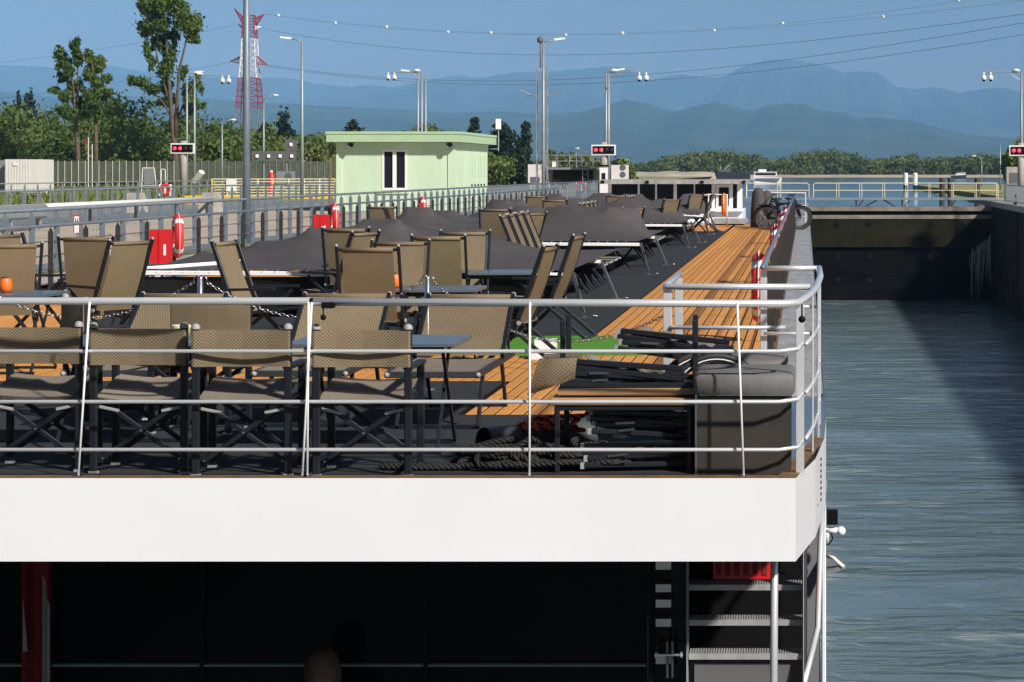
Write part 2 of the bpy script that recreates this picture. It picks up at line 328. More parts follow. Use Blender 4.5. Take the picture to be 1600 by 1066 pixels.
# --- gate
g = thing('lock_gate', 'dark wet lock gate with pale railing closing the chamber', 'gate', (0, YG, 0))
zt = ZC - 57*YG/F
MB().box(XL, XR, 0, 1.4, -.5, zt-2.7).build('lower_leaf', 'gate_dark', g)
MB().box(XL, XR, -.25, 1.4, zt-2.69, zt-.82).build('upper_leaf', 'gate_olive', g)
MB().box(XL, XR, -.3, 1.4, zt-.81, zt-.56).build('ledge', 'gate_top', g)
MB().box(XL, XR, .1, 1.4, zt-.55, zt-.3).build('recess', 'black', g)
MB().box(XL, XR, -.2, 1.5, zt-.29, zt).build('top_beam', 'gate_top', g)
for x in (1308.5, 1357.5, 1453.5, 1504.5):
    X = UX(x, YG)
    MB().lathe([(.01, -.32), (.17, -.32), (.19, -.26), (.19, -.2)], (X, 0, ZC-83.5*YG/F), 'y', 14).build('fender_bolt', 'black', g)
    for yy in (135, 172): MB().lathe([(.01, -.08), (.17, -.08), (.19, -.03), (.19, .05)], (X, 0, ZC-yy*YG/F), 'y', 14).build('fender_bolt', 'black', g)
for yy in (163, 188): MB().box(XL, XR, -.06, .02, ZC-yy*YG/F-.06, ZC-yy*YG/F+.06).build('stiffener', 'gate_dark', g)
zw = ZC - 43*YG/F
MB().box(XL, XR+.4, .3, 1.5, zw-.16, zw).build('walkway', 'galv', g)
for x in (1338, 1410, 1483): 
    X = UX(x, YG); MB().bar((X, .5, zt), (X, .5, zw-.15), .1, .1).bar((X+.15, .5, zt), (X+.5, .5, zw-.15), .07, .07).build('strut', 'dark_post', g)
for x, dx in ((1362, .8), (1390, -.8)):
    X = UX(x, YG); MB().bar((X-dx*.5, .5, zt), (X+dx*.5, .5, zw-.15), .09, .09).build('strut', 'dark_post', g)
def gate_rail(px0, px1):
    X0, X1 = UX(px0, YG), UX(px1, YG); n = max(2, int((X1-X0)/1.45)); z1 = ZC - 20.5*YG/F; zm = (z1+zw)/2
    for yy in (.32, 1.45):
        MB().tube([(X0, yy, zw), (X0, yy, z1-.12), (X0+.12, yy, z1), (X1-.12, yy, z1), (X1, yy, z1-.12), (X1, yy, zw)], .028, 6).build('hand_rail', 'cream_rail', g)
        MB().tube([(X0, yy, zm), (X1, yy, zm)], .02, 6).build('mid_rail', 'cream_rail', g)
        for i in range(1, n): MB().tube([(X0+(X1-X0)*i/n + (.18 if yy > 1 else 0), yy, zw), (X0+(X1-X0)*i/n + (.18 if yy > 1 else 0), yy, z1)], .022, 6).build('rail_post', 'cream_rail', g)
gate_rail(1271, 1560); gate_rail(1166, 1264)
# leak at the right end of the gate
m = MB(); R = random.Random(3)
for i in range(70):
    a = R.random()**1.6; x0 = XR - .05 - a*1.5; zs = 4.3 - a*1.2 + R.uniform(-.15, .15); drift = R.uniform(-.25, .05)
    L_ = R.uniform(.5, 3.6); z1 = max(.02, zs - L_); r = R.uniform(.008, .022)
    m.tube([(x0, -.3, zs), (x0+drift*.4, -.45, (zs+z1)/2), (x0+drift, -.5 - R.random()*.2, z1)], [r, r*1.2, r*.4], 5)
o = m.build('leaking_water', 'leak_water', None, (0, YG, 0)); tag(o, 'thin streams of water leaking down the right end of the gate', 'water', kind='stuff')

# --- right bank fittings beside the gate
def vfence(name, label, x0, x1, y, z, h, step, m, cat='fence', ydir=False):
    t = thing(name, label, cat, (x0, y, z)); L_ = x1 - x0; n = int(abs(L_)/step)
    pm = MB().bar((0, 0, 0), (0, 0, h), .035, .035).mesh('bar', m)
    for i in range(n+1): ob('bar', pm, t, (0, i*step, 0) if ydir else (i*step, 0, 0))
    e = (0, n*step, h) if ydir else (n*step, 0, h)
    MB().bar((0, 0, h), e, .05, .05).build('top_rail', m, t); MB().bar((0, 0, .12), (e[0], e[1], .12), .04, .04).build('bottom_rail', m, t); return t
t = thing('bar_fence', 'upright bar fence on the right lock wall beside the gate', 'fence', (XR+.35, 128, ZR))
pm = MB().bar((0, 0, 0), (0, 0, 1.15), .04, .04).mesh('bar', 'galv')
for i in range(44): ob('bar', pm, t, (0, i*.42, 0))
MB().bar((0, 0, 1.15), (0, 18.2, 1.15), .05, .05).build('top_rail', 'galv', t); MB().bar((0, 0, .15), (0, 18.2, .15), .04, .04).build('bottom_rail', 'galv', t)
o = MB().box(0, 2.3, 0, .03, 0, 1.2).build('screen_panel', 'clear_glass', None, (XR+.6, 151, ZR)); tag(o, 'clear screen panel standing on the right wall end of the gate', 'screen')
m = MB().lathe([(.28, 0), (.28, .08), (.12, .14), (.10, .45), (.2, .5), (.2, .58), (.02, .62)], (0, 0, 0), 'z', 14)
tag(m.build('mooring_bollard', 'black', None, (XR+.45, 139.5, ZR)), 'black mooring bollard on the edge of the right lock wall', 'bollard')
t = thing('utility_cabinet', 'small grey utility cabinet under the right hand traffic signal', 'cabinet', (XR+1.2, 156, ZR))
MB().box(0, 1.6, 0, 1.2, 0, 2.3).build('cabinet_body', 'concrete', t); MB().box(.2, .9, -.03, 0, .3, 1.9).build('cabinet_door', 'dark_board', t)

# --- upstream: mooring piles and dolphins
for x, lb, c in ((1415, 'white topped mooring pile, left of the pair beyond the gate', 0), (1430, 'white topped mooring pile, right of the pair beyond the gate', 1)):
    X = UX(x, 300); t = thing('mooring_pile', lb, 'pile', (X, 300, ZU-1), 0, 'white mooring piles')
    MB().lathe([(.3, 0), (.3, 1.7)], n=16).build('pile_base', 'rubber_dark', t); MB().lathe([(.3, 1.7), (.3, 3.2), (.22, 3.3), (.01, 3.3)], n=16).build('pile_top', 'sign_white', t)
    if c == 0: MB().lathe([(.1, 3.3), (.1, 3.7), (.01, 3.75)], n=8).build('beacon', 'black', t)
for x, d, lb in ((1472, 200, 'left brown timber pile standing behind the gate railing'), (1485, 202, 'right brown timber pile standing behind the gate railing'), (1527, 190, 'broad brown pile beside the right bank behind the gate')):
    tag(MB().lathe([(.24, 0), (.25, 1.2), (.23, 2.75), (.2, 2.8), (.01, 2.8)], n=12).build('timber_pile', 'pile_brown', None, (UX(x, d), d, ZU-.8)), lb, 'pile', 'brown timber piles')
struct(MB().grid(lambda u, v: (13 + u*10, 175 + v*110, ZU - .3 + .9*min(1, u*2.5)*min(1, (1-v)*3+.1) ), 10, 20).build('east_jetty', 'field', smooth=True))

# --- mountains
def ridge(name, pts, Y, depth, m, seed, amp):
    rnd = random.Random(seed); ph = [rnd.uniform(0, 6.28) for _ in range(8)]
    xs = [p[0] for p in pts]; ys = [p[1] for p in pts]
    def h(px):
        return float(np.interp(px, xs, ys)) + .5*sin(px*.83+ph[0]) + .45*sin(px*1.7+ph[1]) + .5*sin(px*.31+ph[2])
    def fn(u, v):
        px = xs[0] + u*(xs[-1]-xs[0]); top = max(1, (CY - h(px)) * Y / F)
        X = UX(px, Y); s = v
        rg = 0
        for k in range(6): rg += sin(X*.0011*(1.9**k)*(1 + .13*k) + ph[k] + s*2.2*(k % 3 - 1)) / (1.7**k)
        e = s**.85 if s < .55 else s**.85
        z = top * e * (1 + amp * rg * sin(pi*s) * .5) + top*.012*rg*s
        return (X + 90*rg*(1-s), Y - depth*(1-s) + 60*rg*sin(pi*s), ZU - 2 + z)
    o = MB().grid(fn, 900, 26).build(name, m, smooth=True); return struct(o)
def mtn_mat(name, c1, c2, c3):
    m = mat(name, c1, .95, vscale=.0022, col2=c2, detail=10, spec=.1)
mtn_mat('forest_far', (.012, .03, .025), (.075, .085, .05), None); mtn_mat('forest_near', (.010, .028, .02), (.06, .08, .04), None)
FAR = [(-140,104),(-60,100),(0,98),(60,101),(100,105),(170,100),(230,110),(330,120),(400,119),(463,121),(500,130),(552,134),(577,131),(628,138),(671,127),(716,118),(755,124),(800,115),(850,114),(900,111.5),(952,106),(977,107),(1000,116),(1018,124.6),(1058,114.5),(1104,119.5),(1134,116.5),(1150,107),(1167,100),(1200,92.5),(1225,91),(1250,92.5),(1271,96),(1296,103),(1319,111),(1345,109),(1372,111),(1385,121),(1400,133),(1428,138),(1461,135),(1480,139),(1499,144),(1525,139),(1555,135),(1580,137),(1600,143),(1700,150),(1800,140)]
NEAR = [(-140,150),(0,140),(100,150),(240,146),(380,156),(520,164),(640,170),(700,176),(780,174),(860,178),(905,176),(942,167),(977,156),(1020,162),(1053,174),(1079,166),(1119,157.5),(1150,166),(1175,173),(1200,164),(1230,161),(1258,161.6),(1283,172),(1322,175),(1342,184),(1372,183),(1423,188),(1466,198),(1517,210),(1600,216),(1700,222),(1800,215)]
ridge('far_mountains', FAR, 16000, 5200, 'forest_far', 2, .22)
ridge('near_hills', NEAR, 9500, 3200, 'forest_near', 5, .22)
# --- haze
hz = MB().box(-9500, 6500, -400, 18000, -1.2, 1250).build('haze', 'black'); hz.data.materials.clear()
hm = bpy.data.materials.new('haze_air'); hm.use_nodes = True; hn = hm.node_tree.nodes; hn.clear()
pv = hn.new('ShaderNodeVolumePrincipled'); pv.inputs['Color'].default_value = (.265, .555, .97, 1); pv.inputs['Density'].default_value = 7e-5; pv.inputs['Anisotropy'].default_value = -0.3
ho = hn.new('ShaderNodeOutputMaterial'); hm.node_tree.links.new(pv.outputs[0], ho.inputs['Volume']); hz.data.materials.append(hm); tag(hz, 'pale blue haze hanging in the air before the mountains', 'haze', kind='stuff')
hz.display_type = 'WIRE'

# ================================================================ the ship
ship = thing('river_ship', 'long white river cruise ship with teak and carpeted sun deck', 'ship', (0, 13.6, 0))
SY = 13.6
def sp(name, m, mb, parent=None, smooth=False):     # ship part given in world coordinates
    mb.v = [(p[0], p[1]-SY, p[2]) for p in mb.v]; return mb.build(name, m, parent or ship, smooth=smooth)
XP = -11.25; XS = .15
hull = [(-.06, 13.6), (.06, 14.5), (.125, 15.6), (XS, 17), (XS, 128), (-3, 143), (-5.5, 146), (-8, 143), (XP, 128), (XP, 17), (XP+.03, 15.6), (XP+.09, 14.5), (XP+.2, 13.6)]
def wall_loop(mb, pts, z0, z1, closed=True):
    n = len(pts); mb.add([(x, y, z0) for x, y in pts] + [(x, y, z1) for x, y in pts], [(i, (i+1) % n, (i+1) % n + n, i+n) for i in range(n if closed else n-1)]); return mb
zf0 = ZC - 2.31
sp('fascia', 'white_paint', wall_loop(MB(), hull, zf0, ZD + .012))
inn = [(x*.985 - .09, y + (.03 if y < 14 else 0)) for x, y in hull]
sp('fascia_lip', 'brown_edge', MB().add([(x, y, ZD+.014) for x, y in [(-.06,13.6),(.125,15.6),(.06,15.7),(-.16,13.72),(-11,13.72),(-11.05,13.6)]], [(0,1,2,3),(0,3,4,5)]))
sp('deck_plate', 'steel', MB().add([(x, y, ZD-.02) for x, y in hull] , [tuple(range(len(hull)))]))
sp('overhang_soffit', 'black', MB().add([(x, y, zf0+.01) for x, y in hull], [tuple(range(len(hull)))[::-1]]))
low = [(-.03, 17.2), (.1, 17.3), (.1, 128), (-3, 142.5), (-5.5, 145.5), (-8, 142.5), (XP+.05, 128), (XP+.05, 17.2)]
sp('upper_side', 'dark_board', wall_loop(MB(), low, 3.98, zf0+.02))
low2 = [(-.03, 14.3), (.14, 16), (.14, 128), (-3, 142.8), (-5.5, 145.8), (-8, 142.8), (XP+.01, 128), (XP, 16), (XP+.2, 14.3)]
sp('hull_side', 'white_paint', wall_loop(MB(), low2, -.5, 3.98))
sp('lower_deck', 'rubber_dark', MB().add([(x, y, 3.98) for x, y in low2], [tuple(range(len(low2)))]))
sp('side_gutter', 'gutter', MB().box(-.30, XS-.01, 18.9, 128, ZD-.1, ZD+.006))
for i in range(24): sp('gutter_seam', 'gate_top', MB().box(-.29, XS-.012, 20+i*4, 20.02+i*4, ZD+.006, ZD+.011))
sp('gutter_edge', 'brown_edge', MB().box(-.40, -.305, 18.8, 76, ZD-.1, ZD+.012))
# decks
sp('stern_carpet_and_shade', 'carpet', MB().box(XP+.3, -.2, 13.74, 17.25, ZD-.02, ZD).box(XP+.56, -2.62, 17.251, 20.0, ZD-.03, ZD))  # second box: dark carpet stands in for the shade under the loungers
sp('deck_carpet', 'carpet', MB().box(-8.74, -2.36, 25.2, 69, ZD-.02, ZD))
sp('putting_turf', 'turf', MB().box(-7.2, -1.6, 22.7, 25.2, ZD-.02, ZD+.018))
teak = sp('teak_deck', 'caulk', MB().box(-2.61, -.42, 17.25, 22.69, ZD-.02, ZD-.004).box(XP+.55, -2.615, 20.01, 22.69, ZD-.02, ZD-.004).box(-2.355, -.42, 22.7, 78, ZD-.02, ZD-.004).box(XP+.55, -8.745, 22.7, 78, ZD-.02, ZD-.004).box(-8.7, -2.36, 69.01, 78, ZD-.02, ZD-.004).box(-8.7, -2.36, 22.6, 25.19, ZD-.021, ZD-.006))
PW = .1115; pmesh = {}
def plank(x, y0, y1):
    L_ = round(y1-y0, 2)
    if L_ not in pmesh:
        g_ = .0078; c = .004; w_ = PW - g_*2
        mb = MB().add([(g_,.004,-.015),(g_+w_,.004,-.015),(g_+w_,L_-.004,-.015),(g_,L_-.004,-.015),(g_,.004,0),(g_+w_,.004,0),(g_+w_,L_-.004,0),(g_,L_-.004,0),(g_+c,.006,.003),(g_+w_-c,.006,.003),(g_+w_-c,L_-.006,.003),(g_+c,L_-.006,.003)],
            [(0,1,5,4),(1,2,6,5),(2,3,7,6),(3,0,4,7),(4,5,9,8),(5,6,10,9),(6,7,11,10),(7,4,8,11),(8,9,10,11)])
        pmesh[L_] = mb.mesh('plank', 'teak')
    ob('plank', pmesh[L_], teak, (x, y0-SY, ZD))
x = -.44 - PW; k = 0
while x > XP + .55:
    strip = x > -2.42; port = x < -8.74
    if x > -2.62: plank(x, 17.25, 19.3); plank(x, 19.3, 22.7)
    else: plank(x, 20.0, 22.7)
    if strip or port:
        for a, b in ((22.7, 38), (38, 54), (54, 69)): plank(x, a, b)
    elif x < -7.25: plank(x, 22.7, 25.2)
    if strip: plank(x, 69, 78)
    x -= PW; k += 1
for i in range(28): 
    yy = 69.1 + i*.31
    ob('plank', MB().box(-8.6, -2.42, .004, .30, 0, .003).mesh('plank', 'teak'), teak, (0, yy-SY, ZD))

# stern railing
def rail_curve(z, inset=0): return [(XP+.25, 13.72, z), (-.1-inset, 13.72, z), (-.03, 13.85, z), (.04, 14.4, z), (.085, 15.2, z), (.10, 16.2, z)]
sr = sp('stern_railing', 'chrome', MB().tube([(XP+.3, 13.72, ZD+1.05), (UX(484, 13.72), 13.72, ZD+1.05)], .022, 12))
zt_ = ZD + 1.045
sp('top_rail', 'chrome', MB().tube([(UX(490, 13.72), 13.72, zt_), (-.12, 13.72, zt_-.01), (-.05, 13.8, zt_-.01), (.02, 14.4, zt_), (.07, 15.4, zt_), (.108, 17, zt_), (.108, 18.5, zt_)], .023, 12), sr, True)
sp('rail_joint', 'black', MB().tube([(UX(484, 13.72), 13.72, ZD+1.05), (UX(490, 13.72), 13.72, ZD+1.05)], .018, 10).box(UX(504, 13.7), UX(522, 13.7), 13.66, 13.74, ZD+1.01, ZD+1.045), sr)
sp('pendant_knob', 'black', MB().ball((UX(505, 13.7), 13.7, ZD+.955), .018).tube([(UX(505,13.7),13.7,ZD+.96),(UX(505,13.7),13.7,ZD+1.03)], .004, 6), sr, True)
sp('pendant_knob', 'black', MB().ball((UX(1253, 13.75), 13.75, ZD+.94), .022).tube([(UX(1253,13.75),13.75,ZD+.95),(UX(1253,13.75),13.75,ZD+1.03)], .006, 6), sr, True)
for py in (549, 628, 703):
    z = ZC - (py - CY)*13.72/F
    sp('lower_rail', 'chrome', MB().tube([(XP+.3, 13.72, z), (-.16, 13.72, z), (-.05, 13.76, z+.01), (-.02, 13.86, z+.03)], .012, 10), sr, True)
    sp('corner_rail', 'chrome', MB().tube([(-.0, 14.3, z), (.05, 15.0, z), (.085, 15.8, z), (.1, 17.5, z)], .0135, 8), sr, True)
for a, b in ((140, 122), (487, 472), (482, 480), (828, 827), (1152, 1162)):
    sp('stay_rod', 'white_tube', MB().tube([(UX(a, 13.7), 13.7, zt_), (UX(b, 13.66), 13.66, ZD)], .007, 8), sr, True)
    sp('rod_foot', 'steel', MB().box(UX(b, 13.66)-.02, UX(b, 13.66)+.03, 13.64, 13.72, ZD+.0, ZD+.022), sr)
sp('corner_post', 'chrome', MB().bar((-.035, 13.86, ZD), (-.035, 13.86, zt_-.02), .05, .014), sr)
for y_, x_ in ((14.9, .045), (15.7, .085), (16.6, .10), (17.5, .108), (18.5, .108)):
    sp('side_post', 'chrome', MB().bar((x_, y_, ZD), (x_, y_, zt_-.02), .014, .06), sr)
# inner cross railings near the corner
cr = sp('cross_railing', 'chrome', MB().tube([(-.97, 17.8, ZD+1.03), (-.965, 15.85, ZD+1.03), (-.95, 15.8, ZD+1.03), (.03, 15.8, ZD+1.03)], .022, 10), None, True)
for py in (512, 575):
    z = ZC - (py - CY)*15.8/F; sp('lower_rail', 'chrome', MB().tube([(-.93, 15.8, z), (-.14, 15.8, z)], .014, 8), cr, True)
sp('flat_post', 'chrome', MB().bar((-.95, 15.82, ZD), (-.95, 15.82, ZD+1.02), .06, .02), cr); sp('flat_post', 'chrome', MB().bar((-.955, 17.3, ZD), (-.955, 17.3, ZD+1.02), .06, .02), cr)
cr2 = sp('cross_railing', 'chrome', MB().tube([(-.34, 18.55, ZD+1.04), (.108, 18.55, ZD+1.04)], .022, 10), None, True)
for py in (480, 522): z = ZC-(py-CY)*18.5/F; sp('lower_rail', 'chrome', MB().tube([(-.34, 18.55, z), (.1, 18.55, z)], .014, 8), cr2, True)
sp('flat_post', 'chrome', MB().bar((-.34, 18.6, ZD), (-.34, 18.6, ZD+1.02), .055, .02), cr2)
# side railings
def side_railing(X, y0, y1, step, mtop, mpost, glass, zt):
    r = sp('side_railing', mtop, MB().tube([(X, y0, zt), (X, y1, zt)], .024, 10), None, True)
    pm_ = MB().add([(-.012,-.035,0),(.012,-.035,0),(.012,.035,0),(-.012,.035,0),(-.012,-.035,.95),(.012,-.035,.95),(.012,.035,.95),(-.012,.035,.95),(0,0,1.02)],
                   [(0,1,5,4),(1,2,6,5),(2,3,7,6),(3,0,4,7),(4,5,8),(5,6,8),(6,7,8),(7,4,8)])
    pm_.v = [(p[1]*(.5 if glass else 1), p[0], p[2]) for p in pm_.v]
    me = pm_.mesh('post', mpost); n = int((y1-y0)/step)
    for i in range(n+1): ob('post', me, r, (X + (.02 if glass else .0), y0+i*step-SY, ZD))
    for h in (.22, .42, .62, .82): sp('lower_rail', 'steel', MB().tube([(X, y0, ZD+h), (X, y1, ZD+h)], .009, 6), r)
    if False:
        for i in range(n): sp('panel', 'smoke_glass', MB().box(X+.025, X+.033, y0+i*step+.05, y0+(i+1)*step-.05, ZD+.1, ZD+.93), r)
    return r
side_railing(-.35, 18.7, 70, 1.9, 'grey_steel', 'dark_post', True, ZD+1.04)
MATS['rail_blue'] = mat('rail_blue', (.22, .30, .38), .3, metal=.6)
bpy.data.objects['side_railing'].data.materials[0] = MATS['rail_blue']
side_railing(-10.75, 20, 100, 1.6, 'rail_blue', 'dark_post', False, ZD+1.04)

# wheelhouse (lowered into its well)
YW = 80.0
wh = sp('wheelhouse', 'white_paint', MB().box(UX(950, YW), UX(1160, YW), YW, YW+4.5, ZD, ZC-62*YW/F))
zr0 = ZC-21.5*YW/F; zr1 = ZC-15*YW/F
sp('roof', 'gutter', MB().box(UX(938, YW), UX(1166, YW), YW-.5, YW+5.2, zr0, zr1), wh)
for x in (944, 1013, 1098, 1163): sp('roof_fitting', 'black', MB().box(UX(x-2.5, YW), UX(x+2.5, YW), YW-.56, YW-.5, zr0+.02, zr1-.03), wh)
zs = ZC-62*YW/F
sp('cabin_back', 'dark_board', MB().box(UX(955, YW), UX(1158, YW), YW+3, YW+3.05, zs, zr0), wh)
for a, b in ((955, 998), (999, 1024), (1027, 1053), (1057, 1084), (1086, 1112), (1144, 1151)):
    sp('window', 'window_glass', MB().box(UX(a, YW), UX(b, YW), YW+.03, YW+.06, zs, zr0), wh)
for x, w_ in ((953, 5), (998, 3), (1025, 2.5), (1055, 5), (1085, 2), (1115, 6), (1143, 4), (1156, 8)):
    sp('mullion', 'white_paint', MB().box(UX(x-w_/2, YW), UX(x+w_/2, YW), YW-.01, YW+.1, zs, zr0), wh)
dr = sp('door', 'white_paint', MB().box(UX(1119, YW), UX(1142, YW), YW-.05, YW+.02, ZC-62*YW/F, zr0-.02), wh)
sp('door_glass', 'window_glass', MB().box(UX(1123.5, YW), UX(1139, YW), YW-.07, YW-.045, ZC-56*YW/F, zr0-.12), wh)
sp('sill', 'white_paint', MB().box(UX(1110, YW), UX(1162, YW), YW-.2, YW, zs-.05, zs+.05), wh)
sp('step_plate', 'gutter', MB().box(UX(1112, 77), UX(1165, 77), 76.3, YW-.02, ZD+.05, ZD+.16), wh)
gr = sp('companion_railing', 'white_tube', MB().tube([(UX(1085, 74), 74, ZD+.95), (UX(1107, 74), 74, ZD+1.05), (UX(1136, 74), 74, ZD+1.04), (UX(1136, 74), 74, ZD)], .022, 8), None, True)
sp('post', 'white_tube', MB().tube([(UX(1107, 74), 74, ZD), (UX(1107, 74), 74, ZD+1.05)], .02, 8).tube([(UX(1085,74),74,ZD+.5),(UX(1136,74),74,ZD+.5)], .012, 6), gr)

# stern under the overhang
ys = 15.0
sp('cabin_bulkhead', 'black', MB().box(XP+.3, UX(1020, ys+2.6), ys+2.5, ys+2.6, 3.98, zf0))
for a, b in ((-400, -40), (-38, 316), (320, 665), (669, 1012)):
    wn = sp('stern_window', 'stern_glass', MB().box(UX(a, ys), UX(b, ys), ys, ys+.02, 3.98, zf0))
    sp('glass_shelf', 'clear_glass', MB().box(UX(a+2, ys), UX(b-2, ys), ys-.06, ys-.01, ZC-771.5*ys/F-.006, ZC-771.5*ys/F+.006), wn)
for x in (318, 667, 1018): sp('window_post', 'black', MB().box(UX(x-3, ys), UX(x+3, ys), ys-.03, ys+.05, 3.98, zf0))
sp('door_panel', 'black_glass', MB().box(UX(1022, ys), UX(1072, ys), ys+.1, ys+.14, 3.98, zf0))
for yy in (883, 918, 942, 972, 1030): sp('hinge', 'steel', MB().box(UX(1025, ys), UX(1049, ys), ys-.03, ys+.09, ZC-(yy+6-CY)*ys/F, ZC-(yy-6-CY)*ys/F))
for x in (1044, 1052):
    sp('door_handle', 'steel', MB().tube([(UX(x, ys), ys-.1, ZC-(1054-CY)*ys/F), (UX(x, ys), ys-.1, ZC-(997-CY)*ys/F)], .009, 8))
sp('door_knob', 'chrome', MB().lathe([(.02,-.09),(.02,-.075),(.008,-.07),(.008,.07),(.02,.075),(.02,.09)], (UX(1047, ys), ys-.13, ZC-(1017-CY)*ys/F), 'x', 12))
st = sp('stern_stairs', 'black', MB().box(UX(1075, 16.3), UX(1255, 16.3), 16.3, 16.34, 3.98, zf0))
for k, py in enumerate((914, 969, 1022, 1076)):
    Yt = 15.1 - k*.12; z = ZC-(py-CY)*Yt/F; xa, xb = UX(1076, Yt), UX(1254, Yt)
    tr = sp('tread', 'gutter', MB().box(xa, xb, Yt, Yt+.03, z-.036, z), st)
    mb = MB(); n = 44
    for i in range(n): mb.box(xa+(xb-xa)*i/n+.003, xa+(xb-xa)*(i+.62)/n+.003, Yt+.03, Yt+.19, z-.02, z-.002)
    sp('tread_grating', 'gutter', mb, st)
for x in (1074.5, 1255.5): sp('stringer', 'galv', MB().bar((UX(x, 15.15), 15.15, zf0), (UX(x, 14.6), 14.6, 4.4), .008, .2, (0, 1, 0)), st)
sp('grey_locker', 'dark_board', MB().box(UX(1085, 14.9), UX(1235, 14.9), 14.9, 14.95, 3.98, ZC-(1037-CY)*14.9/F), st)
hr = sp('stair_handrail', 'chrome', MB().tube([(UX(1214, 14.0), 14.3, zf0+.02), (UX(1212, 14.0), 14.05, zf0-.015), (UX(1210, 14), 14.0, zf0-.06), (UX(1207.5, 14), 14.0, 4.6)], .024, 12), None, True)
sp('outer_handrail', 'chrome', MB().tube([(.13, 16.2, zf0+.12), (.10, 15.6, zf0-.2), (.08, 15.4, ZC-(985-CY)*15.3/F), (.05, 15.2, ZC-(1010-CY)*15.2/F), (-.02, 14.9, ZC-(1070-CY)*15/F), (-.1, 14.8, 4.6)], .02, 10), None, True)
sp('side_pillar', 'white_paint', MB().bar((.13, 16.6, 3.98), (.13, 16.6, zf0+.02), .03, .12))
sp('side_pillar', 'steel', MB().bar((.0, 16.1, 3.98), (.0, 16.1, zf0+.02), .02, .05))
sp('vent_slots', 'black', MB().box(.075, .079, 14.62, 14.63, ZD-.3, ZD-.29))
for i in range(8): sp('vent_slot', 'black', MB().box(.092, .104, 15.1, 15.16, ZD-.34+i*.038, ZD-.325+i*.038))
# gear hung on the starboard side
def side_gear(): 
    Y = 17.0
    sp('flood_lamp', 'black', MB().box(UX(1292, Y), UX(1309, Y), Y-.04, Y+.05, ZC-(819-CY)*Y/F, ZC-(797-CY)*Y/F))
    sp('side_camera', 'white_paint', MB().tube([U(1289, 829, Y), U(1311, 829, Y)], .022, 10).ball(U(1314, 830, Y), .036, 12).tube([U(1292, 824, Y), U(1292, 848, Y)], .018, 8), None, True)
    sp('camera_cable', 'black', MB().tube([U(1298, 828, Y), U(1301, 842, Y-.02), U(1296, 850, Y), U(1288, 852, Y)], .006, 6), None, True)
    a, b, c, d = U(1286, 902, Y), U(1284, 872, Y+.3), U(1300, 868, Y+.3), U(1322, 888, Y)
    sp('side_lamp_shade', 'galv', MB().add([a, d, c, b, a+Vector((0, 0, .03)), d+Vector((0, 0, .03)), c+Vector((0, 0, .03)), b+Vector((0, 0, .03))], [(0,1,2,3),(4,5,6,7),(0,1,5,4),(1,2,6,5),(2,3,7,6),(3,0,4,7)]))
    sp('lamp_rim', 'white_tube', MB().tube([U(1290, 868, Y+.1), U(1302, 872, Y), U(1318, 886, Y)], .014, 6), None, True)
side_gear()
# ================================================================ deck furniture
def mk_director():
    t = thing('director_chair', 'x', 'chair')
    for s in (-1, 1):
        x = .275*s
        MB().bar((x, 0, .012), (x, 0, .88), .045, .034, (0, 1, 0)).build('rear_leg', 'anthracite', t)
        MB().bar((x, .42, .012), (x, .42, .64), .045, .034, (0, 1, 0)).build('front_leg', 'anthracite', t)
        MB().bar((x, -.02, .652), (x, .47, .652), .055, .024).build('armrest', 'anthracite', t)
        MB().bar((x, 0, .10), (x, .42, .10), .025, .035).bar((x*.93, -.01, .44), (x*.93, .44, .46), .03, .03).build('side_rail', 'anthracite', t)
        MB().lathe([(.028, 0), (.028, .012), (.02, .028), (.002, .034)], (x, 0, .88), 'z', 10).build('top_cap', 'cap_grey', t, smooth=True)
        MB().box(x-.026, x+.026, -.02, .02, 0, .014).box(x-.026, x+.026, .40, .44, 0, .014).build('foot_cap', 'cap_grey', t)
    for yy, nm in ((.045, 'rear_cross'), (.385, 'front_cross')):
        MB().bar((-.255, yy, .07), (.255, yy, .44), .03, .018, (0, 1, 0)).bar((.255, yy+.022, .07), (-.255, yy+.022, .44), .03, .018, (0, 1, 0)).build(nm, 'anthracite', t)
        MB().lathe([(.001, -.016), (.008, -.014), (.008, -.008)], (0, yy, .255), 'y', 8).lathe([(.001, -.016), (.007, -.014), (.007, -.008)], (-.235, yy, .085), 'y', 8).lathe([(.001, -.016), (.007, -.014), (.007, -.008)], (.235, yy, .085), 'y', 8).build('rivet', 'steel', t)
    MB().bar((-.25, .03, .40), (-.13, .03, .375), .012, .018).bar((.25, .03, .40), (.13, .03, .375), .012, .018).build('seat_link', 'cap_grey', t)
    MB().grid(lambda u, v: (-.262+u*.524, .0+v*.44, .462 - .022*sin(pi*u) + .10*v), 12, 8).grid(lambda u, v: (-.262+u*.524, .0+v*.44, .456 - .022*sin(pi*u) + .10*v), 12, 8).build('seat_sling', 'mesh_seat', t, smooth=True)
    def back(z): return [(-.292, -.026), (-.292, .026), (-.28, .03), (-.15, .048), (0, .056), (.15, .048), (.28, .03), (.292, .026), (.292, -.026), (.28, -.03), (.15, -.006), (0, .004), (-.15, -.006), (-.28, -.03)]
    b = back(0); n = len(b)
    MB().add([(x, y, .655) for x, y in b] + [(x, y, .872) for x, y in b], [(i, (i+1) % n, (i+1) % n + n, i+n) for i in range(n)]).build('back_sling', 'mesh_tan', t)
    return t
DC = Proto(mk_director()); gdc = 'director chairs along the stern rail'
for px, py, rz, lb in ((52, 737, .02, 'director chair at the left picture edge, back to the stern rail'), (217, 740, -.02, 'second director chair from the left along the stern rail'),
                   (378, 744, .02, 'third director chair from the left, just left of the paired white rods'), (566, 745, -.01, 'director chair just right of the paired white rods at the stern rail')):
    Y = 1.83*F/(py-CY); DC.place((UX(px, Y), Y, ZD), rz, lb, gdc)
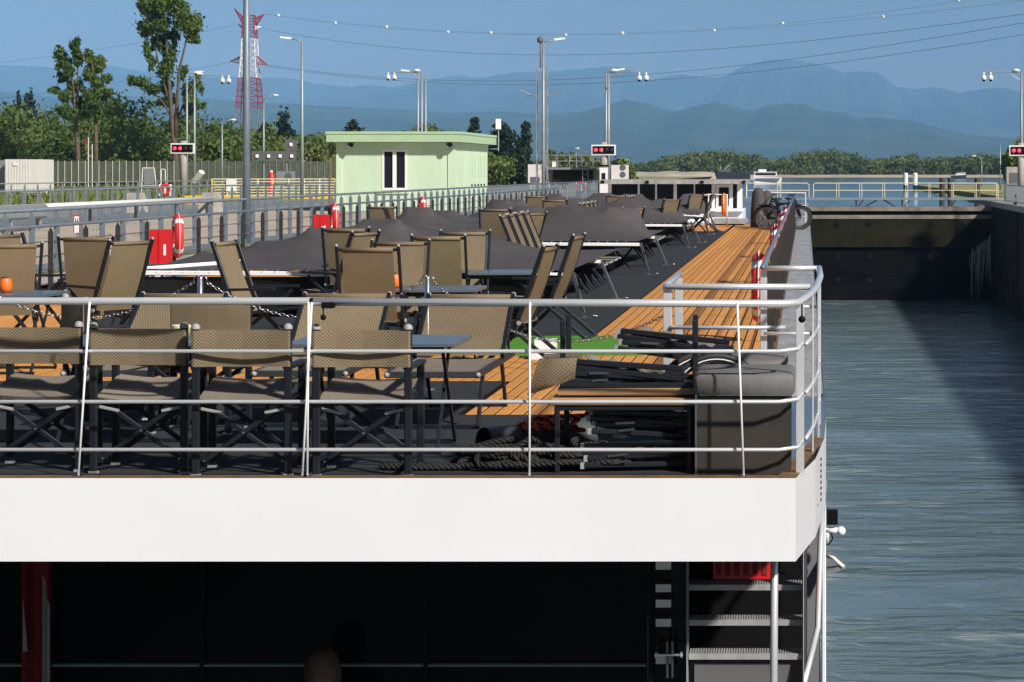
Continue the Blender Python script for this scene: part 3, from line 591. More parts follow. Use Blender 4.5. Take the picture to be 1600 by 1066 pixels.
DC.place((UX(118, 16.9), 16.9, ZD), -1.0, 'director chair turned sideways behind the leftmost stern chairs', 'director chairs behind the first row')
DC.place((UX(330, 16.4), 16.4, ZD), pi-.1, 'director chair facing the stern across the long dark table', 'director chairs behind the first row')

def mk_table(w, d, h):
    t = thing('folding_table', 'x', 'table')
    MB().bar((-w/2, 0, h-.014), (w/2, 0, h-.014), d, .028).build('table_top', 'table_top', t)
    MB().box(-w/2+.1, w/2-.1, -d/2+.08, -d/2+.1, h-.07, h-.03).box(-w/2+.1, w/2-.1, d/2-.1, d/2-.08, h-.07, h-.03).build('apron', 'anthracite', t)
    for s in (-1, 1):
        x = s*(w/2-.13)
        MB().bar((x, -d/2+.1, .02), (x, d/2-.14, h-.04), .028, .02, (1, 0, 0)).build('leg', 'anthracite', t); MB().bar((x+.03, d/2-.1, .02), (x+.03, -d/2+.14, h-.04), .028, .02, (1, 0, 0)).build('leg', 'anthracite', t)
    for s in (-1, 1): MB().bar((-w/2+.1, s*(d/2-.1), .014), (w/2-.1, s*(d/2-.1), .014), .028, .026).build('foot_bar', 'anthracite', t)
    return t
TB = Proto(mk_table(1.08, .78, .72)); gt = 'dark folding tables'
TB.place((-2.79, 15.15, ZD), 0, 'dark table behind the right director chair at the stern', gt)
TB.place((-4.45, 15.2, ZD), .02, 'dark table with the small printed tub on it', gt)
TB2 = Proto(mk_table(1.1, .8, .72))
TB2.place((-3.62, 21.8, ZD), 0, 'dark table with an orange lantern among the tall tan chairs', gt)
TB2.place((-3.5, 25.3, ZD), .05, 'dark table just behind the right post with chains', gt)
TB2.place((-7.35, 20.9, ZD), 0, 'dark table with an orange lantern at the left picture edge', gt)
# tub and lanterns
o = thing('printed_tub', 'small round tub with fruit print on the stern table', 'tub', (-4.12, 15.2, ZD+.72))
MB().lathe([(.001, 0), (.052, 0), (.06, .07), (.06, .075)], n=18).build('tub_body', 'tub', o, smooth=True); MB().lathe([(.063, .07), (.063, .085), (.058, .09), (.001, .09)], n=18).build('tub_lid', 'cream_rail', o)
for loc, lb in (((UX(617, 21.7), 21.7, ZD+.72), 'orange glass lantern on the table among the tall tan chairs'), ((UX(9, 20.9), 20.9, ZD+.72), 'orange glass lantern at the left picture edge')):
    o = thing('lantern', lb, 'lantern', loc, 0, 'orange table lanterns')
    MB().lathe([(.001, 0), (.04, 0), (.055, .03), (.06, .065), (.052, .11), (.04, .13)], n=18).build('lantern_glass', 'orange', o, smooth=True); MB().lathe([(.041, .128), (.044, .14), (.03, .145), (.001, .14)], n=14).build('lantern_rim', 'brown_edge', o)

def mk_recliner():
    t = thing('recliner_chair', 'x', 'chair')
    T0, T1 = Vector((0, .06, .40)), Vector((0, -.20, 1.13)); d = T1-T0
    for s in (-1, 1):
        x = .285*s; P = lambda k: (x, T0.y+d.y*k, T0.z+d.z*k)
        MB().bar(P(-.05), P(1), .026, .042, (0, 1, 0)).build('back_post', 'anthracite', t)
        MB().ball(P(1.008), .017, 8).build('post_cap', 'cap_grey', t, smooth=True)
        MB().bar((x, .02, .46), (x, .50, .012), .026, .04, (0, 1, 0)).build('front_leg', 'anthracite', t)
        MB().bar((x*.92, -.34, .012), (x*.92, .40, .63), .026, .036, (0, 1, 0)).build('rear_leg', 'anthracite', t)
        MB().bar((x*1.04, -.06, .655), (x*1.04, .46, .67), .05, .026).build('armrest', 'anthracite', t)
        MB().bar((x*.9, -.02, .41), (x*.9, .50, .46), .026, .034).build('seat_rail', 'anthracite', t)
        MB().lathe([(.001, .0), (.022, .002), (.022, .018), (.001, .02)], (x*1.06, .03, .43), 'x', 10).build('hinge_knob', 'cap_grey', t)
    k = .955; MB().bar((-.28, T0.y+d.y*k, T0.z+d.z*k), (.28, T0.y+d.y*k, T0.z+d.z*k), .028, .028).bar((-.27, -.33, .03), (.27, -.33, .03), .024, .024).bar((-.27, .49, .03), (.27, .49, .03), .024, .024).build('cross_bar', 'anthracite', t)
    nrm = Vector((0, d.z, -d.y)).normalized()
    def bk(off):
        def fn(u, v):
            kk = .03+.94*v; sg = .02*sin(pi*v); p = Vector((-.235+.47*u, T0.y+d.y*kk, T0.z+d.z*kk)) - nrm*(sg*1 + off); return tuple(p)
        return fn
    MB().grid(bk(.0), 4, 12).grid(bk(.006), 4, 12).tube([(-.235, T0.y+d.y*k, T0.z+d.z*k), (.235, T0.y+d.y*k, T0.z+d.z*k)], .021, 10).build('back_sling', 'mesh_tan', t, smooth=True)
    MB().grid(lambda u, v: (-.235+.47*u, -.02+.52*v, .425+.04*v-.015*sin(pi*v)), 4, 8).build('seat_sling', 'mesh_seat', t, smooth=True)
    return t
RC = Proto(mk_recliner()); gr_ = 'tall tan mesh chairs on the sun deck'
def rec(px, ytop, rz, lb, dx=0):
    Y = .70*F/(ytop-CY); RC.place((UX(px, Y)+dx, Y+.2*cos(rz), ZD), rz, lb, gr_)
rec(574, 385, 0.0, 'nearest tall tan chair in the middle, back towards the stern')
rec(626, 376, pi, 'tall tan chair facing the stern, behind the right post with chains')
rec(684, 368, 0.03, 'tall tan chair with its back to the stern right of the chain post')
rec(727, 361, pi, 'tall tan chair facing the stern at the right of the middle cluster')
rec(540, 356, 0.0, 'tall tan chair rearmost on the left of the middle cluster')
rec(546, 362, 1.2, 'tall tan chair seen edge on between two broad chair backs')
rec(773, 326, 0.0, 'tall tan chair standing alone before the grey awning cloth in the middle')
rec(131, 369, 0.1, 'broad tall tan chair at left before the red cabinet, back towards the stern')
rec(31, 365, -2.0, 'tall tan chair at far left turned to the right')
rec(178, 375, 1.05, 'tall tan chair turned left beside the broad left chair')
rec(2, 380, .5, 'tall tan chair cut by the left picture edge')
rec(381, 376, -1.75, 'dark framed chair seen from its side at the left end of the awning')
rec(827, 384, 1.45, 'nearer of two chairs seen side on right of the middle cluster')
rec(876, 367, 1.45, 'farther of two chairs seen side on right of the middle cluster')
rec(595, 322, 0.1, 'tall tan chair at the port rail behind the first awning')
rec(617, 324, -1.3, 'tall tan chair turned sideways at the port rail behind the first awning')
rec(867, 312, 0.0, 'tall tan chair poking out of the second awning cloth')
rec(978, 324, .85, 'tall tan chair at the right end of the second awning, cloth over it')
rec(1041, 311, .85, 'tall tan chair at the right end of the third awning, cloth over it')
rec(1081, 304, .85, 'tall tan chair at the right end of the farthest awning, cloth over it')
rec(838, 306, 0.0, 'small far tan chair at the port side of the farthest awning')
rec(963, 305, 0.0, 'small far tan chair in the middle of the farthest awning')
rec(1104, 303, 1.5, 'farthest chair seen side on before the wheelhouse railing')
rec(822, 332, 1.1, 'chair back showing between the first and second awning cloths')

def mk_lounger(ang):
    t = thing('sun_lounger', 'x', 'sun lounger'); hy = .72; zz = .40; bl = .78
    for s in (-1, 1):
        x = .32*s
        MB().bar((x, .0, zz), (x, 1.92, zz), .03, .045).build('side_rail', 'anthracite', t)
        MB().bar((x*1.03, hy, zz+.03), (x*1.03, hy-bl*cos(ang), zz+.03+bl*sin(ang)), .028, .045, (0, 1, 0)).build('back_rail', 'anthracite', t)
        MB().ball((x*1.03, hy-bl*cos(ang)*1.01, zz+.03+bl*sin(ang)*1.01), .023, 8).build('rail_cap', 'cap_grey', t, smooth=True)
        MB().bar((x*.9, 1.45, zz-.02), (x*.9, 1.72, .012), .026, .04, (0, 1, 0)).build('front_leg', 'anthracite', t)
        MB().bar((x*.9, .45, zz-.02), (x*.9, .2, .012), .026, .04, (0, 1, 0)).build('rear_leg', 'anthracite', t)
        MB().bar((x, hy-.45*cos(ang), zz+.45*sin(ang)), (x, .25, zz), .018, .018).build('back_stay', 'anthracite', t)
        MB().ball((x, 1.925, zz), .02, 8).build('end_cap', 'cap_grey', t, smooth=True)
    MB().bar((-.3, 1.71, .02), (.3, 1.71, .02), .028, .024).bar((-.3, .21, .02), (.3, .21, .02), .028, .024).build('foot_bar', 'anthracite', t)
    MB().bar((-.32, 1.9, zz), (.32, 1.9, zz), .03, .045).build('end_bar', 'steel', t)
    MB().grid(lambda u, v: (-.30+.6*u, hy+v*(1.9-hy), zz+.024-.012*sin(pi*u)), 6, 8).grid(lambda u, v: (-.30+.6*u, hy+v*(1.9-hy), zz+.014-.012*sin(pi*u)), 6, 8).build('seat_sling', 'mesh_seat', t, smooth=True)
    MB().grid(lambda u, v: (-.31+.62*u, hy-(bl*v)*cos(ang)-.016*sin(pi*u)*sin(ang), zz+.04+bl*v*sin(ang)), 6, 8).build('back_sling', 'mesh_tan', t, smooth=True)
    MB().tube([(-.31, hy-bl*.97*cos(ang), zz+.03+bl*.97*sin(ang)), (.31, hy-bl*.97*cos(ang), zz+.03+bl*.97*sin(ang))], .018, 8).build('head_bar', 'mesh_tan', t, smooth=True)
    return t
L1 = Proto(mk_lounger(radians(33))); gl = 'sun loungers facing the stern'
L1.place((UX(680, 16.2), 18.0, ZD), pi, 'sun lounger facing the stern beside the right dark table', gl)
L1.place((UX(480, 16.6), 18.1, ZD), pi+.02, 'sun lounger facing the stern behind the paired white rods', gl)
L1.place((UX(205, 16.6), 18.1, ZD), pi-.02, 'sun lounger facing the stern behind the printed tub', gl)
L2 = Proto(mk_lounger(radians(68))); gl2 = 'sun loungers in rows with feet to starboard'
nm = ('first', 'second', 'third', 'fourth')
for row, (y0, n, wh_) in enumerate(((34.4, 4, 'nearest'), (46.4, 4, 'middle'), (58.6, 3, 'farthest'))):
    for i in range(n): L2.place((-4.95, y0+.92*i, ZD), -pi/2, '%s sun lounger of the %s row beside the teak walkway' % (nm[i], wh_), gl2)
o = thing('side_table', 'low blue grey side table between the nearest loungers and awning', 'table', (-3.95, 36.2, ZD))
MB().bar((-.28, 0, .5), (.28, 0, .5), .4, .05).build('table_top', 'table_top', o); MB().bar((-.2, 0, 0), (-.2, 0, .48), .03, .03).bar((.2, 0, 0), (.2, 0, .48), .03, .03).build('legs', 'galv', o)

# --- lowered awnings
def awning(Y0, peaks, label, seed, depth=7.6, first=False):
    t = thing('lowered_awning', label, 'awning', (0, Y0, ZD), 0, 'lowered sun awnings'); R = random.Random(seed)
    xl, xr, h = -8.62, -2.9, .56
    MB().bar((xl, 0, h), (xr, 0, h-.03), .05, .06).build('front_tube', 'white_tube', t)
    MB().bar((xr+.02, 0, h), (xr+.16, .05, 0.01), .05, .035, (0, 1, 0)).build('leg', 'steel', t)
    MB().bar((xr-.9, 4.1, h+.03), (xr+.0, 4.1, h-.03), .05, .05).build('inner_tube', 'white_tube', t)
    MB().bar((xr+.0, 4.1, h-.02), (xr+.22, 4.12, .01), .05, .04, (0, 1, 0)).build('leg', 'steel', t)
    MB().bar((xl, .02, h), (xl-.1, .05, .01), .05, .04, (0, 1, 0)).build('leg', 'steel', t)
    for (fx, fy) in ((xr+.17, .05), (xr+.23, 4.12)):
        MB().box(fx-.09, fx+.09, fy-.06, fy+.06, 0, .012).build('foot_plate', 'steel', t); MB().torus((fx+.12, fy, .025), .05, .009, 'z', 14, 6).build('eye_ring', 'steel', t, smooth=True)
    MB().tube([(xr+.1, -.02, h), (xr+.08, -.03, .2), (xr+.2, -.05, .02)], .006, 5).build('cord', 'black', t)
    if first: MB().bar((xl, 0, h+.02), (xl+2.0, 3.0, h+.1), .05, .05).build('side_tube', 'white_tube', t)
    nx, ny = 96, 120          # taut sheet resting on the chair backs below: a membrane over obstacles
    ph = [R.uniform(0, 6.28) for _ in range(8)]
    gx = np.linspace(xl+.02, xr-.02, nx+1)[None, :]; gy = np.linspace(0, depth, ny+1)[:, None]
    obs = np.full((ny+1, nx+1), .22); chairs = []
    for (px_, py_, pw, ph_) in peaks:
        n_ = max(1, int(round(pw*2/.75))) if pw > .3 else 1
        for k_ in range(n_+1 if n_ > 1 else 1): chairs.append((px_ + (0 if n_ == 1 else (-pw + 2*pw*k_/n_)), py_+R.uniform(-.15, .15), h+ph_-.02))
    for (cx_, cy_, ch_) in list(chairs):
        if R.random() < .7: chairs.append((cx_+R.uniform(-.25, .25), cy_+R.uniform(1.5, 2.3), ch_-R.uniform(.0, .12)))
    for (cx_, cy_, ch_) in chairs:
        if cy_ > depth-.4: continue
        tl = R.uniform(-.5, .5); dx_ = gx-cx_; dy_ = gy-cy_-tl*dx_
        obs = np.maximum(obs, np.where((np.abs(dx_) < .29) & (np.abs(dy_) < .055), ch_, 0)); obs = np.maximum(obs, np.where((np.abs(dx_) < .27) & (dy_ > 0) & (dy_ < .5), .66, 0))
    Z = np.maximum(np.full((ny+1, nx+1), h+.02), obs); hx = (xr-xl)/nx; hy_ = depth/ny; wx, wy = 1/hx**2, 1/hy_**2
    def fix():
        Z[0, :] = h+.03; Z[-1, :] = h+.03; Z[:, 0] = h+.03; Z[:, -1] = np.maximum(h+.03, Z[:, -2]-.10)
    fix()
    for it in range(1400):
        Z[1:-1, 1:-1] = (wx*(Z[1:-1, 2:]+Z[1:-1, :-2]) + wy*(Z[2:, 1:-1]+Z[:-2, 1:-1]) - .10)/(2*wx+2*wy); Z = np.maximum(Z, obs); fix()
    def H(X, y):
        i = min(nx, max(0, int(round((X-xl-.02)/(xr-xl-.04)*nx)))); j = min(ny, max(0, int(round(y/depth*ny)))); z = float(Z[j, i]); e = min(1, y/.5)*min(1, (xr-X)/.3)
        return z + e*(.016*(abs(sin(X*2.6+y*1.1+ph[0]))-.5) + .014*(abs(sin(X*1.1-y*2.3+ph[1]))-.5))
    MB().grid(lambda u, v: (xl+.02+u*(xr-xl-.04), v*depth, H(xl+.02+u*(xr-xl-.04), v*depth)), nx, ny).build('awning_cloth', 'tarp', t, smooth=True)
    MB().grid(lambda u, v: (xl+.06+u*(xr-xl-.5), .03+.10*sin(u*31+ph[3])*v*.35+.25*v*u, h-.05-v*.42), 90, 6).build('skirt_and_shade', 'cloth_and_shade', t, smooth=True)  # black sheet stands for hanging cloth and the shadow under the awning
    m = MB()
    for i in range(34):
        X = xl+.1+i*(xr-xl-.2)/34; m.tube([(X, -.025, h-.0), (X+.05, 0, h+.045), (X+.1, .05, h+.03)], .006, 5)
    o_ = m.build('lacing', 'steel', t); o_['kind'] = 'stuff'
    return t
awning(28.5, [(-5.85, 3.4, .38, .61), (-6.5, 3.1, .2, .50), (-7.2, 2.8, .2, .33), (-7.9, 2.6, .1, .18), (-5.0, 3.6, .2, .45), (-4.4, 3.8, .2, .25)], 'nearest lowered awning, grey cloth sloping up behind the left chairs', 1, first=True)
awning(40.2, [(-7.3, 3.2, .3, .60), (-4.0, 3.2, .6, .60), (-5.6, 6.5, .3, .55)], 'second lowered awning, grey cloth with two peaks in mid deck', 2)
awning(54.0, [(-5.7, 2.4, .3, .60), (-4.3, 2.4, .2, .6), (-3.4, 2.4, .2, .58), (-7.6, 3, .3, .55)], 'third lowered awning, grey cloth over chairs farther along', 3)
awning(65.0, [(-7.4, 2, .4, .60), (-5.9, 2, .2, .62), (-5.0, 2, .4, .6), (-3.3, 2, .5, .59)], 'farthest lowered awning before the wheelhouse', 4, depth=5.5)

# --- chain posts
def chain(mb, a, b, sag, link=.045):
    a = Vector(a); b = Vector(b); L_ = (b-a).length*1.08; n = int(L_/link/.8)
    pt = lambda k: a.lerp(b, k) - Vector((0, 0, sag*4*k*(1-k)))
    for i in range(n):
        p, q = pt(i/n), pt(min(1, (i+1.35)/n)); c = (p+q)/2; d = (q-p); d_ = d.normalized(); s = Vector((0, 0, 1)).cross(d_).normalized() if i % 2 else Vector((0, 0, 1))
        ln = d.length*.5; w_ = .011
        mb.tube([c-d_*ln, c-d_*ln*.6+s*w_, c+d_*ln*.6+s*w_, c+d_*ln, c+d_*ln*.6-s*w_, c-d_*ln*.6-s*w_], .0038, 5, closed=True)
posts = [(-7.0, 19.2), (UX(313, 19.2), 19.2), (UX(668, 19.2), 19.2), (-.99, 17.4)]
for i, (x, y) in enumerate(posts[:3]):
    o = thing('chain_post', ('chain post hidden among the left chairs', 'steel chain post left of the middle, before the first awning', 'steel chain post right among the tall tan chairs')[i], 'post', (x, y, ZD), 0, 'steel chain posts')
    MB().lathe([(.07, 0), (.07, .012), (.026, .02), (.024, .93), (.02, .945), (.001, .95)], n=14).build('post_tube', 'steel', o, smooth=True)
    for s in (-1, 1): MB().tube([(0, 0, .945), (s*.03, 0, .95), (s*.055, 0, .925), (s*.05, 0, .90)], .005, 6).build('hook', 'steel', o, smooth=True)
for i in range(3):
    a, b = posts[i], posts[i+1]; m = MB(); chain(m, (a[0]+.05, a[1], ZD+.90), (b[0]-.05, b[1], ZD+(.9 if i < 2 else .75)), .30 if i < 2 else .34)
    tag(m.build('barrier_chain', 'steel', None, smooth=True), ('barrier chain drooping left of the left chain post', 'barrier chain drooping between the two visible chain posts', 'barrier chain crossing the teak towards the starboard railing')[i], 'chain', 'barrier chains')
tag(MB().box(-.10, .10, -.09, .09, .004, .19).box(-.12, -.05, -.2, -.1, .004, .10).build('white_box', 'sign_white', None, (UX(853, 22.4), 22.4, ZD)), 'small white box at the edge of the green turf', 'box')

# --- starboard corner: bench boxes, wheels, stacked benches, folded chairs
def bench_box(x0, x1, y0, y1, label):
    t = thing('seat_box', label, 'bench', ((x0+x1)/2, y0, ZD)); w_ = (x1-x0)/2; d_ = y1-y0
    MB().box(-w_, w_, 0, d_, 0, .475).build('box_body', 'box_brown', t); MB().box(-w_-.012, -w_-.001, -.004, .02, 0, .48).build('corner_trim', 'steel', t)
    c = MB(); st_ = 0; prof = [(0, .475), (.0, .48), (-.010, .492), (-.012, .58), (-.004, .598), (.015, .608), (.1, .613)]
    loops = []
    for ins, z in prof:
        r = .03; a, b, e, f = -w_-.01+ins, w_+.01-ins, -.02+ins, d_+.02-ins
        loops.append([(a+r, e, z), (b-r, e, z), (b, e+r, z), (b, f-r, z), (b-r, f, z), (a+r, f, z), (a, f-r, z), (a, e+r, z)])
    vs = [p for l in loops for p in l]; n = 8
    c.add(vs, [(i*n+k, i*n+(k+1) % n, (i+1)*n+(k+1) % n, (i+1)*n+k) for i in range(len(loops)-1) for k in range(n)] + [tuple(range((len(loops)-1)*n, len(loops)*n))])
    c.build('seat_cushion', 'cushion', t, smooth=True); return t
bench_box(UX(1089, 13.85), UX(1236, 13.85), 13.86, 14.5, 'brown seat box with grey cushion in the stern corner')
bench_box(-.62, -.14, 14.85, 15.5, 'second grey cushioned seat box behind the stern corner one')
for x, y, rz, lb in ((-.57, 14.62, .15, 'front black bicycle wheel leaning behind the grey seat box'), (-.66, 14.76, .25, 'rear black bicycle wheel leaning behind the grey seat box')):
    o = thing('spare_wheel', lb, 'wheel', (x, y, ZD+.34), rz, 'spare bicycle wheels')
    MB().torus((0, 0, 0), .31, .024, 'y', 40, 8).build('tyre', 'rubber_dark', o, smooth=True); MB().torus((0, -.02, 0), .292, .004, 'y', 40, 5).build('reflective_stripe', 'sign_white', o); MB().torus((0, 0, 0), .275, .010, 'y', 36, 6).build('rim', 'dark_post', o, smooth=True)
    m = MB()
    for k in range(18): a = 2*pi*k/18; m.tube([(0, 0, 0), (.27*cos(a), 0, .27*sin(a))], .0015, 4)
    m.lathe([(.02, -.04), (.02, .04)], axis='y', n=8).build('spokes', 'steel', o)
def mk_bench():
    t = thing('steel_bench', 'x', 'bench'); w_, d_, h = .86, .62, .45
    for i in range(3): MB().bar((-w_/2, -d_/2+.1+i*.21, h-.02), (w_/2, -d_/2+.1+i*.21, h-.02), .2, .045).build('seat_board', 'wood', t)
    for sx in (-1, 1):
        for sy in (-1, 1): MB().bar((sx*(w_/2-.03), sy*(d_/2-.03), 0), (sx*(w_/2-.03), sy*(d_/2-.03), h-.045), .032, .032).build('leg', 'anthracite', t)
    MB().bar((-w_/2+.02, -d_/2+.03, h-.06), (w_/2-.02, -d_/2+.03, h-.06), .03, .03).bar((-w_/2+.02, d_/2-.03, h-.06), (w_/2-.02, d_/2-.03, h-.06), .03, .03).bar((-w_/2+.03, -d_/2+.05, h-.06), (-w_/2+.03, d_/2-.05, h-.06), .03, .03).bar((w_/2-.03, -d_/2+.05, h-.06), (w_/2-.03, d_/2-.05, h-.06), .03, .03).build('seat_frame', 'anthracite', t); return t
SB = Proto(mk_bench()); bx = UX(975, 14.0)
SB.place((bx, 14.22, ZD), 0, 'upright wooden bench with black legs beside the seat box', 'stacked steel benches')
SB.place((bx+.02, 14.27, ZD+.915), 0, 'upturned bench on top of the other, black legs in the air', 'stacked steel benches', rot=(pi, 0, .04))
def mk_folded(sling=True):
    t = thing('folded_chair', 'x', 'chair')
    for i, (z, dx) in enumerate(((.0, 0), (.042, .02), (.075, -.015), (.11, .0))):
        MB().bar((-.36+dx, -.02+i*.012, z+.02), (.34+dx, .03-i*.02, z+.02+(.03 if i % 2 else -.0)), .04, .034).build('frame_bar', 'anthracite', t)
        MB().box(-.385+dx, -.36+dx, -.035+i*.012, -.0+i*.012, z+.0, z+.038).build('end_cap', 'cap_grey', t)
    MB().bar((-.3, .14, .02), (.3, .16, .05), .035, .03).bar((-.3, .2, .06), (.3, .22, .09), .035, .03).bar((-.34, .3, .02), (.34, .32, .04), .035, .03).bar((-.34, .36, .07), (.34, .38, .09), .035, .03).build('far_frame', 'anthracite', t)
    MB().bar((-.1, -.05, .09), (-.22, -.03, .075), .012, .016).bar((-.1, -.05, .05), (-.2, -.03, .03), .012, .016).build('link', 'steel', t)
    if sling: MB().grid(lambda u, v: (-.30-.23*u-.05*u*v, -.04-.03*sin(pi*u)-.02*sin(pi*v), .165-.03*u-v*(.13+.10*u)), 8, 8).grid(lambda u, v: (-.30-.23*u-.05*u*v, .30, .165-.03*u-v*(.10+.10*u)), 8, 8).grid(lambda u, v: (-.30-.23*u, -.04+.34*v, .167-.03*u-.01*sin(pi*v)), 8, 6).build('back_sling', 'mesh_tan', t, smooth=True)
    MB().grid(lambda u, v: (-.28+u*.5, .05+v*.3, .15+.012*sin(u*22)-u*.05), 30, 4).build('seat_sling', 'mesh_seat', t, smooth=True); return t
FC = Proto(mk_folded()); FD = Proto(mk_folded(False)); gf = 'folded chairs stacked on and under the benches'
FC.place((bx-.0, 14.02, ZD+.50), 0, 'folded chair lying on the upturned bench, fabric hanging left', gf, rot=(0, .1, 0))
FD.place((bx+.26, 14.75, ZD+.62), 0, 'folded chair lying behind the upturned bench legs', gf, rot=(0, .14, -.06))
FD.place((bx+.12, 14.02, ZD+.02), 0, 'lower folded chair under the upright bench', gf, rot=(0, 0, .08))
FD.place((bx+.16, 14.06, ZD+.2), 0, 'upper folded chair under the upright bench', gf, rot=(0, .06, .02))

# --- hose, ropes
o = thing('rubber_hose', 'grey rubber pipe lying under the orange rope', 'pipe', (-2.03, 14.55, ZD+.105))
a = Vector((0, 0, 0)); b = Vector((.78, .72, .0)); d = (b-a).normalized()
MB().tube([a, a.lerp(b, .3), a.lerp(b, .7), b], .1, 24, cap=False).tube([a, b], .085, 24, cap=False).build('pipe_wall', 'rubber', o, smooth=True)
MB().tube([a+d*.03, a+d*.035], .086, 20).build('pipe_inside', 'black', o)
def rope(path, r, pitch, mats, name, label, loc):
    P = [Vector(p) for p in path]; out = []
    for i in range(len(P)-1):       # Catmull-Rom
        p0, p1, p2, p3 = P[max(i-1, 0)], P[i], P[i+1], P[min(i+2, len(P)-1)]; n = max(3, int((p2-p1).length/.012))
        for k in range(n):
            t = k/n; out.append(.5*((2*p1) + (p2-p0)*t + (2*p0-5*p1+4*p2-p3)*t*t + (3*p1-p0-3*p2+p3)*t**3))
    th = thing(name, label, 'rope', loc); st_ = [MB() for _ in mats]; s = 0; ang = []
    for i in range(len(out)):
        if i: s += (out[i]-out[i-1]).length
        ang.append(2*pi*s/pitch)
    for k in range(len(mats)):
        q = []
        prev = None
        for i in range(len(out)):
            t = (out[min(i+1, len(out)-1)]-out[max(i-1, 0)]).normalized()
            a_ = t.cross(Vector((0, 0, 1))) if prev is None else prev - t*prev.dot(t)
            if a_.length < 1e-5: a_ = t.orthogonal()
            a_.normalize(); prev = a_; b_ = t.cross(a_); w_ = ang[i]+2*pi*k/len(mats); q.append(out[i]+(a_*cos(w_)+b_*sin(w_))*r*.52)
        st_[k].tube(q, r*.56, 6)
    for k, m_ in enumerate(mats): st_[k].build('strand', m_, th, smooth=True)
    return th
R = random.Random(11); path = []
for i in range(90):
    a = i*.62 + R.uniform(-.3, .3); rr = R.uniform(.25, 1.0); path.append((.62*rr*cos(a)*1.0, .17*rr*sin(a), .03 + .15*max(0, 1-rr)*R.random() + .10*(i/90)*R.random()))
path = [(-1.0, .03, .025), (-.75, .0, .025), (-.98, -.05, .025), (-.55, -.08, .025)] + path
rope(path, .02, .10, ['rope_black']*3, 'mooring_rope', 'heap of thick black rope on the stern carpet', (UX(850, 14.1), 14.1, ZD))
path = []
for i in range(46):
    a = i*.75; rr = R.uniform(.5, 1.0); path.append((.22*rr*cos(a), .09*rr*sin(a), .02+.06*R.random()+.03*i/46))
path += [(.2, .02, .12), (.24, -.02, .14), (.28, -.05, .06), (.33, -.08, -.02), (.36, -.1, -.12)]
rope(path, .015, .07, ['rope_orange', 'rope_orange', 'rope_black'], 'orange_rope', 'orange and black rope bundled on the rubber pipe', (UX(862, 14.75), 14.72, ZD+.14))

# --- lifebuoys and cabinets on the ship's rails
def mk_buoy():
    t = thing('lifebuoy', 'x', 'lifebuoy'); MB().torus((0, 0, 0), .30, .075, 'x', 36, 12).build('ring', 'buoy_red', t, smooth=True)
    for k in range(4):
        a0 = pi/4+k*pi/2; m = MB(); pts = [(0, .30*cos(a0+j*.07), .30*sin(a0+j*.07)) for j in range(-2, 3)]; m.tube(pts, .0775, 12, cap=False).build('band', 'sign_white', t, smooth=True)
    MB().tube([(.0, .39*cos(a), .39*sin(a)) for a in [i*2*pi/40 for i in range(41)]], .006, 5).build('grab_line', 'sign_white', t); return t
LB = Proto(mk_buoy()); glb = 'red lifebuoys on the railings'
for Y, lb in ((24.6, 'nearest red lifebuoy on the inside of the starboard railing'), (37, 'second red lifebuoy along the starboard railing'), (48, 'third red lifebuoy along the starboard railing'), (57, 'farthest red lifebuoy along the starboard railing')):
    LB.place((-.50, Y, ZD+.58), 0, lb, glb)
for px, lb in ((266, 'red lifebuoy beside the near red cabinet on the port railing'), (513, 'red lifebuoy beside the far red cabinet on the port railing'), (652, 'small far red lifebuoy on the port railing before the green building')):
    Y = 10.75*F/(CX-px); LB.place((-10.62, Y, ZD+.72), .35, lb, glb)
for px, lb in ((247, 'near red fire cabinet on the port railing'), (499, 'far red fire cabinet on the port railing')):
    Y = 10.6*F/(CX-px); o = thing('fire_cabinet', lb, 'cabinet', (-10.55, Y, ZD+.2), 0, 'red fire cabinets')
    MB().box(-.16, .16, -.1, .1, 0, .66).build('cabinet_body', 'red', o); MB().box(-.01, .165, -.115, -.1, .01, .65).build('cabinet_door', 'red', o); MB().box(.07, .11, -.12, -.115, .24, .42).build('label_plate', 'sign_white', o); MB().bar((0, .05, -.2), (0, .05, 0), .04, .04).build('bracket', 'dark_post', o)
o = thing('lifebuoy', 'orange lifebuoy seen edge on beside the wheelhouse door', 'lifebuoy', (UX(1131, 73.9), 73.9, ZD+.72)); MB().torus((0, 0, 0), .3, .07, 'x', 30, 10).build('ring', 'orange', o, smooth=True); MB().tube([(0, .38*cos(i*pi/10), .38*sin(i*pi/10)) for i in range(21)], .006, 5).build('grab_line', 'sign_white', o)

